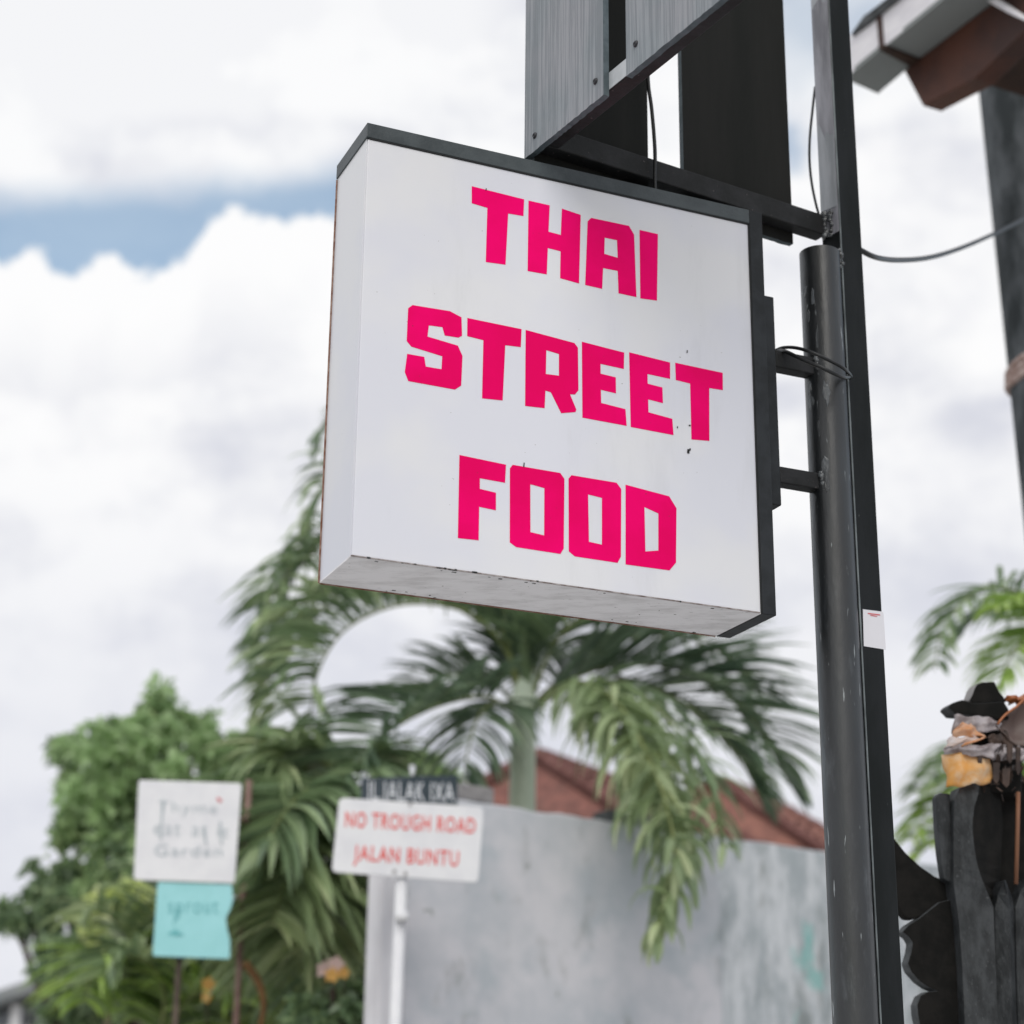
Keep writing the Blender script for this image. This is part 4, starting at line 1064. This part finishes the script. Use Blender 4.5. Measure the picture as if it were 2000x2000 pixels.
# ------------------------------------------------------------------ broadleaf trees and bushes
def crown(parent, blobs, D, dspread, n, size, m, seed, name='crown'):
    random.seed(seed); mb = MB()
    tot = sum(r * r for _, _, r in blobs)
    for x, y, r in blobs:
        k = int(n * r * r / tot); c = at(x, y, D + random.uniform(-dspread, dspread)); s = at(x + r, y, c.y).x - c.x
        # clumps inside each blob
        nc = max(6, int(r / 6)); cl_ = []
        for _ in range(nc):
            v = V([random.gauss(0, 1) for _ in range(3)]).normalized() * s * random.uniform(.62, 1.04); cl_.append((c + v, s * random.uniform(.12, .26), v.normalized()))
        for _ in range(k):
            cc_, cs, ov = random.choice(cl_)
            p = cc_ + V([random.gauss(0, .5) for _ in range(3)]) * cs
            d = (V([random.gauss(0, 1) for _ in range(3)]).normalized() + ov * .6 + V((0, 0, .1))).normalized()
            q_ = d.orthogonal().normalized(); q_.rotate(Matrix.Rotation(random.random() * 6.28, 3, d))
            e_ = d.cross(q_); a = size * random.uniform(.6, 1.3); w_ = a * .48
            tip = p + q_ * a + V((0, 0, -a * .25))
            mid = p + q_ * a * .5
            b0 = len(mb.v); mb.v += [p, mid - e_ * w_ * .5 + d * a * .06, tip, mid + e_ * w_ * .5 + d * a * .06]; mb.f += [(b0, b0 + 1, b0 + 2), (b0, b0 + 2, b0 + 3)]; mb.mi += [0, 0]
    return mb.build(name, m, parent, kind='stuff')


def limbs(parent, base, tips, r, m, seed=1):
    random.seed(seed)
    for i, t in enumerate(tips):
        mid = base.lerp(t, .5) + V([random.uniform(-.15, .15) for _ in range(3)])
        mb = MB(); mb.tube(catmull([base, mid, t], 6), [r * (1 - .75 * k / 12) for k in range(13)], 8); mb.build('branch', m, parent, smooth=True)


TD = 15.0
tb = at(250, 1950, TD); tb.z = 0
tree = thing('broadleaf_tree', tb, 'large leafy green broadleaf tree behind the two left signs', 'tree')
fork = V((tb.x, TD, 2.0)); mb = MB(); mb.tube([tb, V((tb.x + .05, TD, 1)), fork], [.2, .16, .14], 14); mb.build('trunk', M_bark, tree, smooth=True)
blobs = [(305, 1425, 58), (311, 1372, 24), (312, 1345, 14), (120, 1460, 26), (255, 1440, 55), (190, 1480, 70), (390, 1445, 48), (445, 1455, 42), (350, 1480, 80), (240, 1540, 90), (160, 1560, 55), (300, 1590, 95), (420, 1560, 55),
         (180, 1650, 85), (110, 1700, 55), (250, 1700, 90), (60, 1770, 60), (140, 1770, 75), (30, 1800, 40), (210, 1800, 85), (90, 1850, 50), (160, 1890, 80), (240, 1900, 80), (150, 1970, 70), (330, 1720, 80), (410, 1680, 60), (500, 1440, 34), (540, 1470, 40), (480, 1480, 40)]
limbs(tree, fork, [at(x, y, TD) for x, y, r in blobs[::2]], .07, M_bark)
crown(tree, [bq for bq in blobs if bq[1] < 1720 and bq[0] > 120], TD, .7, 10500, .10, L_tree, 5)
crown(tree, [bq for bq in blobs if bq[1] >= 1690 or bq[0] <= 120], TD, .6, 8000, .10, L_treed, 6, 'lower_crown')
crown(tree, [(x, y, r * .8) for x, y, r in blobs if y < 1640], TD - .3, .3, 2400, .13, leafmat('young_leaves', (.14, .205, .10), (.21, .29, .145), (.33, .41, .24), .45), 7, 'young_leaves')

t2 = at(790, 1520, 22); b2 = V((t2.x, 22, 0))
tree2 = thing('broadleaf_tree', b2, 'small distant tree top peeping above the dark name board', 'tree')
mb = MB(); mb.tube([b2, V((t2.x, 22, t2.z))], [.2, .08], 10); mb.build('trunk', M_bark, tree2, smooth=True)
crown(tree2, [(760, 1510, 38), (800, 1490, 26), (835, 1510, 36), (870, 1525, 26), (790, 1530, 40)], 22, .4, 2600, .14, L_tree, 8)

# yellowish bush, low hedge mass and flowers at the bottom
bb = at(440, 1960, 11.9); bb.z = 0
bush = thing('garden_bush', bb, 'yellow-green garden bush with small yellow flowers below the palm fronds', 'bush')
mb = MB(); mb.tube([bb, bb + zz * 1.5], [.06, .03], 8); mb.build('stem', M_bark, bush, smooth=True)
limbs(bush, bb + zz * 1.2, [at(x, y, 11.9) for x, y in ((350, 1900), (420, 1870), (500, 1900), (560, 1950), (600, 1900))], .025, M_bark, 3)
crown(bush, [(560, 1900, 40), (500, 1930, 40), (360, 1930, 65), (430, 1900, 55), (480, 1970, 70), (560, 1940, 65), (620, 1960, 60), (400, 1990, 70), (600, 1850, 50), (540, 1860, 50), (660, 1900, 45), (480, 1830, 50)], 11.9, .4, 9000, .095, L_bush, 9)
yb_ = at(225, 1790, 12.6); yb_.z = 0
ybush = thing('variegated_shrub', yb_, 'pale yellow variegated shrub left of the teal sign', 'bush')
mb = MB(); mb.tube([yb_, at(225, 1800, 12.6)], [.04, .02], 8); mb.build('stem', M_bark, ybush, smooth=True)
crown(ybush, [(215, 1790, 34), (245, 1765, 30), (285, 1775, 26), (200, 1820, 26)], 12.6, .2, 900, .13, L_yel, 10)


def flower(x, y, D, s, m, label, np_=5):
    c = at(x, y, D); o = thing('flower', c, label, 'flower')
    random.seed(int(x)); tilt = V((random.uniform(-.5, .5), -1, random.uniform(-.2, .5))).normalized(); a = tilt.orthogonal().normalized()
    for k in range(np_):
        v = a.copy(); v.rotate(Matrix.Rotation(2 * math.pi * k / np_, 3, tilt)); w_ = tilt.cross(v)
        P = [c, c + v * s * .5 + w_ * s * .42 + tilt * s * .15, c + v * s + tilt * s * .05, c + v * s * .5 - w_ * s * .42 + tilt * s * .15]
        mb = MB(); mb.add(P, [(0, 1, 2), (0, 2, 3)]); mb.build('petal', m, o)
    mb = MB(); mb.tube([c, c - V((0, -.05, .25))], .0025, 5); mb.build('flower_stem', M_bark, o)


flower(634, 1893, 9.45, .05, M_petalp, 'pale pink flower, left one of the cluster beside the pillar')
flower(656, 1884, 9.45, .048, M_petalp, 'pale pink flower, upper one of the cluster beside the pillar')
flower(648, 1905, 9.42, .042, M_petaly, 'orange flower between the two pink ones beside the pillar')
flower(671, 1900, 9.42, .034, M_petaly, 'small orange flower closest to the white pillar')
flower(407, 1922, 10.3, .042, M_petaly, 'orange-yellow flower in the bush under the teal sign')
flower(404, 1948, 10.3, .035, M_petaly, 'smallest yellow flower, lowest in the bush under the teal sign')
sh = at(640, 1990, 9.5); sh.z = 0
shb = thing('flower_bush', sh, 'low dark leafy bush carrying the pink flowers beside the pillar', 'bush')
mb = MB(); mb.tube([sh, at(650, 1930, 9.5)], [.03, .015], 8); mb.build('stem', M_bark, shb, smooth=True)
crown(shb, [(630, 1975, 50), (680, 1980, 40), (600, 2010, 50), (670, 1940, 26)], 9.6, .1, 1300, .09, L_treed, 12)

# ------------------------------------------------------------------ eave of the building at the upper right
EA = -27.0
ed = azv(EA); er = azv(EA + 90)                  # ed: along the eave away from the viewer, er: toward the building
FP = at(1662, 145, 6.6)
bld = thing('building_eave', V((FP.x + 1.2, FP.y, 0)), 'corner of a roof with white fascia, grey soffit and red-brown beam at the upper right', 'building')


def ef(x, y, off=0.0): return onp(x, y, FP + er * off, er)       # on a vertical plane along the eave


def eh(x, y, z): d = ray(x, y); return CAM + d * ((z - CAM.z) / d.z)   # on a level plane


zS = FP.z
# fascia in two boards with a brown strap at the joint
def z7(X0, Y0): return (1640 + X0 / 4.831, Y0 / 4.831)
b = MB(); b.prism([ef(*z7(*p)) for p in ((100, 700), (378, 466), (345, 130), (84, 338))], er * .025); b.build('fascia_board', M_fascia, bld, bevel=.003)
b = MB(); b.prism([ef(*z7(*p)) for p in ((408, 448), (1460, -400), (1400, -720), (392, 98))], er * .025); b.build('fascia_board', M_fascia, bld, bevel=.003)
b = MB(); b.prism([ef(*z7(*p), -.006) for p in ((372, 478), (412, 448), (386, 100), (342, 130))], er * .04); b.build('joint_strap', M_brown, bld)
# roof tile edge above the fascia
b = MB(); b.prism([ef(*z7(*p), -.02) for p in ((84, 338), (240, 225), (345, 140), (420, 75), (1400, -710), (1380, -760), (460, 25), (385, 88), (330, 105), (235, 125), (200, 170))], er * .5); b.build('roof_tile_edge', M_gtile, bld, bevel=.01)


def level(pts, z, th, m, name, up_=True):
    b = MB(); b.prism([eh(*z7(*p), z) for p in pts], zz * th); return b.build(name, m, bld)


level(((104, 704), (378, 474), (668, 628), (590, 690), (400, 850), (365, 885), (106, 770)), zS, .02, M_soffit, 'soffit_panel')
level(((428, 446), (1470, -400), (1900, -350), (1430, 50), (770, 575), (700, 575)), zS + .001, .02, M_soffit, 'soffit_panel')
level(((378, 474), (428, 444), (780, 585), (740, 620), (668, 630)), zS - .012, .012, M_darkb, 'cross_batten')
# big beam below the soffit
BO = .62
pB = eh(*z7(700, 590), zS - .002)
bo = (pB - FP).dot(er)
def eb(X0, Y0): return ef(*z7(X0, Y0), bo)
b = MB(); b.prism([eb(*p) for p in ((610, 672), (700, 590), (1430, 40), (2100, -460), (2500, -300), (1739, 300), (1270, 745), (785, 1000))], er * .09); b.build('main_beam', M_brown, bld, bevel=.004)
b = MB(); b.prism([ef(*z7(*p), bo + .09) for p in ((790, 998), (1190, 700), (1300, 745), (1160, 820))], er * .06); b.build('beam_underside_strip', M_fascia, bld)
b = MB(); b.prism([ef(*z7(*p), bo - .03) for p in ((1380, -2), (1440, 42), (1600, 130), (1760, 205), (1760, 170), (1620, 75), (1480, -20))], er * .03); b.build('white_rafter', M_fascia, bld, bevel=.004)
b = MB(); b.prism([ef(*z7(*p), bo + .3) for p in ((1400, -60), (2600, -500), (2600, 600), (1739, 330), (1280, 760), (1230, 700), (1500, 300))], er * .3); b.build('dark_wall_plate', M_darkb, bld)
# column with a rope
ca = at(1912, 150, 7.3); cb_ = at(2001, 1000, 7.3)
cdv = (cb_ - ca); rC_ = .2
base_c = ca + cdv * (-(ca.z) / cdv.z); offx = V((rC_, 0, 0))
colm = thing('roof_column', base_c + offx, 'leaning mottled grey column under the roof at the right edge', 'column')
b = MB(); b.tube([base_c + offx, ca.lerp(cb_, .5) + offx, ca + offx, ca - cdv * .3 + offx], [rC_, rC_, rC_, rC_], 28); b.build('column_shaft', M_column, colm, smooth=True)
rr_ = at(1975, 715, 7.3) + offx
b = MB()
for k in range(3):
    pts = []
    for j in range(25):
        th = 2 * math.pi * j / 24; pts.append(rr_ + V((math.cos(th) * (rC_ + .012), math.sin(th) * (rC_ + .012), k * .03 - .03 + .05 * math.cos(th) + .006 * math.sin(5 * th + k))))
    b.tube(pts, .017 - .002 * k, 8)
ro = b.build('rope', M_rope, smooth=True); top_at(ro, rr_); tag(ro, 'faded brown rope wound round the grey column at the right edge', 'rope')

# ------------------------------------------------------------------ black carved shrine at the lower right
SDp = 5.05
sb = at(1900, 1900, SDp)
shr = thing('carved_shrine', V((sb.x, SDp, 0)), 'black charred wooden shrine with carved scroll brackets and pointed petal panels', 'shrine')
sn_az = 14.0
sn = V((math.sin(R(sn_az)), -math.cos(R(sn_az)), 0))       # face normal towards the viewer, turned a little right
sr = V((math.cos(R(sn_az)), math.sin(R(sn_az)), 0))


def s3(X0, Y0, D=SDp, back=0.0):
    return onp(1500 + X0 / 2.146, 1100 + Y0 / 2.146, V((at(1900, 1700, D).x, D, 0)) - sn * back, sn)


def slab(pts, th, m, name, back=0.0, bevel=.004, mside=None, hid=False):
    P = [s3(*p, back=back) for p in pts]; mb = MB(); mb.prism(P, V((math.sin(R(15.5)), math.cos(R(15.5)), 0)) * th if hid else -sn * th, 0, 1 if mside else None)
    return mb.build(name, [m, mside] if mside else m, shr, bevel=bevel)


def smoothpoly(pts, n=4):
    P = pts + pts[:1]; out = []
    N = len(pts)
    for i in range(N):
        a, b_, c, d = [pts[(i + k) % N] for k in (-1, 0, 1, 2)]
        for k in range(n):
            t = k / n; out.append(tuple(.5 * (2 * b_[j] + (-a[j] + c[j]) * t + (2 * a[j] - 5 * b_[j] + 4 * c[j] - d[j]) * t * t + (-a[j] + 3 * b_[j] - 3 * c[j] + d[j]) * t ** 3) for j in (0, 1)))
    return out


# scroll bracket next to the post, carried down to the ground by the body
slab([(505, 1120), (540, 1165), (580, 1215), (640, 1270), (700, 1312), (775, 1345), (805, 1400), (815, 1560), (700, 1560), (640, 1484), (612, 1492), (585, 1490), (560, 1465), (530, 1400), (505, 1300)], .035, M_shrine2, 'scroll_bracket', .06)
slab([(805, 1400), (815, 1560), (830, 2040), (660, 2040), (640, 1950), (628, 1890), (625, 1850), (640, 1812), (668, 1796), (706, 1792), (672, 1778), (636, 1752), (600, 1712), (586, 1676), (600, 1630), (606, 1590), (590, 1566), (562, 1545), (590, 1515), (640, 1484), (720, 1420)], .042, M_shrine2, 'scroll_panel', .045, mside=mat('lighter_side_wood', (.05, .054, .057), .7, .2, var=(.08, .085, .09), vs=30))  # side faces have a lighter wood colour than the front
slab([(706, 978), (720, 962), (764, 966), (768, 1130), (780, 1345), (738, 1325), (722, 1215), (712, 1100)], .03, M_shrine, 'side_board', .03)
slab([(764, 968), (783, 985), (790, 1350), (778, 1345)], .02, M_shrine2, 'side_board', .05, hid=True)
# body of the shrine behind the petals
slab([(800, 1380), (1250, 1380), (1260, 2060), (830, 2060)], .5, M_shrine2, 'shrine_body', .06, hid=True)
b = MB(); q0 = s3(640, 2030, back=.06); q1 = s3(1260, 2030, back=.06); hb_ = q0.z + .02; q0.z = q1.z = 0
b.box(q0 + sn * .05, q1 - q0, -sn * .56, zz * hb_); b.build('shrine_base', M_shrine, shr, bevel=.01)
slab([(880, 930), (1200, 900), (1200, 1400), (900, 1400)], .4, M_shrine2, 'inner_core', .16, hid=True)


def petal(outline_l, ridge, outline_r, m1, m2, depth_r, name, th=.05):
    """panel bent along a raised ridge: left facet lit, right facet falls back"""
    n = len(ridge); mb = MB()
    l = [s3(*p, back=.012) for p in outline_l]; c = [s3(*p, back=-.012) for p in ridge]; r_ = [s3(*p, back=depth_r) for p in outline_r]
    lb_ = [p - sn * th for p in l]; rb_ = [p - sn * th for p in r_]
    b0 = len(mb.v); mb.v += l + c + r_ + lb_ + rb_
    for i in range(n - 1):
        mb.f += [(b0 + i, b0 + i + 1, b0 + n + i + 1, b0 + n + i), (b0 + n + i, b0 + n + i + 1, b0 + 2 * n + i + 1, b0 + 2 * n + i), (b0 + 3 * n + i, b0 + 3 * n + i + 1, b0 + i + 1, b0 + i), (b0 + 2 * n + i, b0 + 2 * n + i + 1, b0 + 4 * n + i + 1, b0 + 4 * n + i)]
        mb.mi += [0, 1, 0, 1]
    mb.f.append((b0, b0 + n, b0 + 2 * n, b0 + 4 * n, b0 + 3 * n)); mb.mi.append(0)
    return mb.build(name, [m1, m2], shr)


def resample(pts, n):
    out = []; cum = [0]
    for i in range(1, len(pts)): cum.append(cum[-1] + math.dist(pts[i], pts[i - 1]))
    for k in range(n):
        s = cum[-1] * k / (n - 1); i = 0
        while i < len(pts) - 2 and cum[i + 1] < s: i += 1
        f = (s - cum[i]) / (cum[i + 1] - cum[i]); out.append((pts[i][0] + (pts[i + 1][0] - pts[i][0]) * f, pts[i][1] + (pts[i + 1][1] - pts[i][1]) * f))
    return out


NP = 22
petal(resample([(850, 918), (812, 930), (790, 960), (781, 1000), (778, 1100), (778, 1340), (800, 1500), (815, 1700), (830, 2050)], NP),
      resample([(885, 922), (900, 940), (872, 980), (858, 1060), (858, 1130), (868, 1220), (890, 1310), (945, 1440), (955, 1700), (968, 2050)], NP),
      resample([(900, 924), (945, 945), (978, 1000), (985, 1100), (978, 1200), (975, 1300), (962, 1400), (948, 1445), (957, 1700), (970, 2050)], NP), M_shrine, M_shrine2, .10, 'petal_panel')  # lit left facet and dark hollow right put into the wood colours
petal(resample([(990, 1328), (968, 1372), (950, 1440), (955, 1700), (968, 2050)], 12), resample([(992, 1328), (1000, 1360), (1010, 1440), (1018, 1700), (1025, 2050)], 12),
      resample([(996, 1330), (1015, 1372), (1034, 1440), (1040, 1700), (1050, 2050)], 12), M_shrine, M_shrine, .02, 'petal_panel')
petal(resample([(1090, 1320), (1060, 1372), (1037, 1440), (1042, 1700), (1052, 2050)], 12), resample([(1094, 1320), (1100, 1360), (1105, 1440), (1112, 1700), (1120, 2050)], 12),
      resample([(1098, 1320), (1115, 1372), (1140, 1440), (1150, 1700), (1160, 2050)], 12), M_shrine, M_shrine, .02, 'petal_panel')
# roof piece on top
def q8(*pts): return [((180 + X0 / 6.04) * 2.146, (200 + Y0 / 6.04) * 2.146) for X0, Y0 in pts]


slab(q8((1040, 492), (1062, 462), (1100, 436), (1150, 418), (1205, 402), (1250, 408), (1290, 425), (1340, 442), (1700, 420), (1760, 520), (1760, 640), (1640, 628), (1500, 604), (1350, 586), (1112, 572), (1098, 548)), .055, M_shrine2, 'roof_crest', -.01, mside=M_shrine)
slab(q8((1278, 420), (1318, 350), (1350, 262), (1380, 215), (1450, 192), (1592, 188), (1612, 240), (1650, 310), (1700, 372), (1730, 430), (1330, 450)), .05, M_shrine2, 'roof_crest', -.003, mside=M_block)
slab(q8((1330, 630), (1900, 640), (1900, 1500), (1300, 1500)), .10, M_shrine2, 'roof_neck', .07, hid=True)


# golden wrapping
def drape(quad, bulge, m, name, back, nx=16, ny=10, fold=.008, seed=1, parent=None, waves=3.0, rim=None):
    random.seed(seed); ph = random.uniform(0, 6); mb = MB()
    tl_, tr_, br_, bl_ = quad
    for j in range(ny + 1):
        for i in range(nx + 1):
            u, v = i / nx, j / ny
            X0 = (tl_[0] * (1 - u) + tr_[0] * u) * (1 - v) + (bl_[0] * (1 - u) + br_[0] * u) * v
            Y0 = (tl_[1] * (1 - u) + tr_[1] * u) * (1 - v) + (bl_[1] * (1 - u) + br_[1] * u) * v
            X0 += 5 * math.sin(v * 7 + ph) ; Y0 += 6 * math.sin(u * 9 + ph * 2) * (1 - v) + 4 * math.sin(u * 13 + ph) * v
            hgt = bulge * math.sin(math.pi * u) ** .7 * math.sin(math.pi * (.15 + .7 * v)) + fold * math.sin(waves * 6.28 * u + 3 * v + ph) + fold * .6 * math.sin(11 * v + 5 * u)
            mb.v.append(s3(X0, Y0, back=back) + sn * hgt)
    for j in range(ny):
        for i in range(nx):
            a = j * (nx + 1) + i; mb.f.append((a, a + nx + 1, a + nx + 2, a + 1)); mb.mi.append(0)
    o = mb.build(name, m, parent, smooth=True); q_ = o.modifiers.new('sol', 'SOLIDIFY'); q_.thickness = .0015
    return o


off = thing('golden_offering', s3(850, 960), 'golden yellow cloth and dried leaves wrapped round the neck of the black shrine', 'offering')
drape(q8((1106, 572), (1650, 634), (1652, 775), (1078, 815)), .012, M_pale, 'pale_band', -.004, fold=.004, seed=2, parent=off)
drape(q8((1150, 690), (1320, 690), (1465, 848), (1060, 850)), .022, M_orange, 'orange_fold', -.012, seed=3, parent=off, waves=1.6, fold=.006)
drape(q8((1066, 838), (1455, 842), (1225, 955), (1000, 962)), .015, mat('pale_peach_sheet', (.88, .66, .52), .35, .6, var=(.80, .74, .74), vs=14, bump=.6, bs=30, trans=.45), 'peach_sheet', -.016, seed=9, parent=off, waves=1.5, fold=.004)
drape(q8((1000, 948), (1650, 925), (1570, 1110), (982, 1032)), .02, M_pale, 'crumpled_band', -.016, seed=4, parent=off, waves=4, fold=.005)
drape(q8((970, 1030), (1560, 1105), (1535, 1400), (1030, 1442)), .03, M_gold, 'golden_cloth', -.002, seed=5, parent=off, waves=2.2, fold=.006)
drape(q8((1560, 930), (1990, 950), (1990, 1130), (1560, 1110)), .02, M_pale, 'crumpled_band', .0, seed=6, parent=off, waves=5)
drape(q8((1700, 370), (1990, 350), (1990, 470), (1760, 450)), .02, M_rim, 'orange_fold', .01, seed=7, parent=off)
drape(q8((1480, 840), (1700, 770), (1860, 960), (1600, 950)), .006, M_flake, 'dark_fold', -.014, seed=8, parent=off, fold=.003)
mb = MB(); mb.tube(catmull([s3(*p, back=-.028) for p in q8((1192, 948), (1260, 918), (1370, 886), (1460, 850))], 6), .0028, 6); mb.build('leaf_rim', M_orange, off, smooth=True)
NXl, rim_, low_ = 16, resample(q8((1625, 690), (1655, 640), (1700, 590), (1740, 555), (1850, 480), (1950, 375), (2150, 300), (2300, 300)), 17), resample(q8((1625, 700), (1660, 760), (1700, 810), (1760, 880), (1850, 930), (1960, 950), (2150, 960), (2300, 960)), 17)
mb = MB()
for j_ in range(7):
    for i_ in range(17):
        t_ = j_ / 6; a_, c_ = rim_[i_], low_[i_]
        mb.v.append(s3(a_[0] * (1 - t_) + c_[0] * t_, a_[1] * (1 - t_) + c_[1] * t_, back=-.018) - sn * (.03 * math.sin(math.pi * t_) + .006 * math.sin(i_ * .9 + 2 * t_)))
for j_ in range(6):
    for i_ in range(16):
        a_ = j_ * 17 + i_; mb.f.append((a_, a_ + 17, a_ + 18, a_ + 1)); mb.mi.append(0)
o_ = mb.build('dry_leaf', M_brleaf, off, smooth=True); q_ = o_.modifiers.new('sol', 'SOLIDIFY'); q_.thickness = .002
mb = MB(); mb.tube([s3(*p, back=-.021) for p in rim_], .0034, 6); mb.build('leaf_rim', M_rim, off, smooth=True)
random.seed(31)
mb = MB()
for i in range(70):
    X0, Y0 = random.gauss(1000, 55), random.gauss(850, 55)
    if X0 < 885: continue
    c = s3(X0, Y0, back=random.uniform(-.03, .03)); s_ = random.uniform(.006, .02)
    a = V([random.gauss(0, 1) for _ in range(3)]).normalized() * s_; d_ = V([random.gauss(0, 1) for _ in range(3)]).normalized() * s_ * .5
    mb.add([c - a, c + d_, c + a, c - d_], [(0, 1, 2), (0, 2, 3)])
for X0, Y0, w_, h_ in ((890, 838, 9, 30), (958, 880, 14, 45), (1000, 900, 16, 40), (1050, 830, 10, 60), (1015, 800, 12, 40)):
    mb.prism([s3(X0 - w_, Y0 - h_, back=-.03), s3(X0 + w_, Y0 - h_, back=-.03), s3(X0 + w_ * .7, Y0 + h_ * .7, back=-.03), s3(X0, Y0 + h_, back=-.03), s3(X0 - w_, Y0 + h_ * .6, back=-.03)], -sn * .003)
mb.build('leaf_flakes', M_flake, off, kind='stuff')
stk = MB(); stk.tube([s3(1049, 960, back=-.01), s3(1046, 1100, back=-.01), s3(1040, 1345, back=-.01)], .0058, 8)
so_ = stk.build('bamboo_stick', M_stick, smooth=True); top_at(so_, s3(1040, 1345, back=-.01)); tag(so_, 'thin brown stick standing upright behind the pointed petal panels', 'stick')

# repeats of a kind carry the same group
for kind_, grp_ in (('palm_tree', 'palm trees behind the wall and signs'), ('power_cable', 'black cables on the sign frame and post'), ('flower', 'small flowers in the garden bushes'),
                    ('broadleaf_tree', 'leafy trees in the background'), ('red_roofed_house', 'red roofed houses behind the wall'), ('garden_wall', 'lengths of rendered garden wall')):
    for o in bpy.data.objects:
        if o.parent is None and o.name.split('.')[0] == kind_: o['group'] = grp_
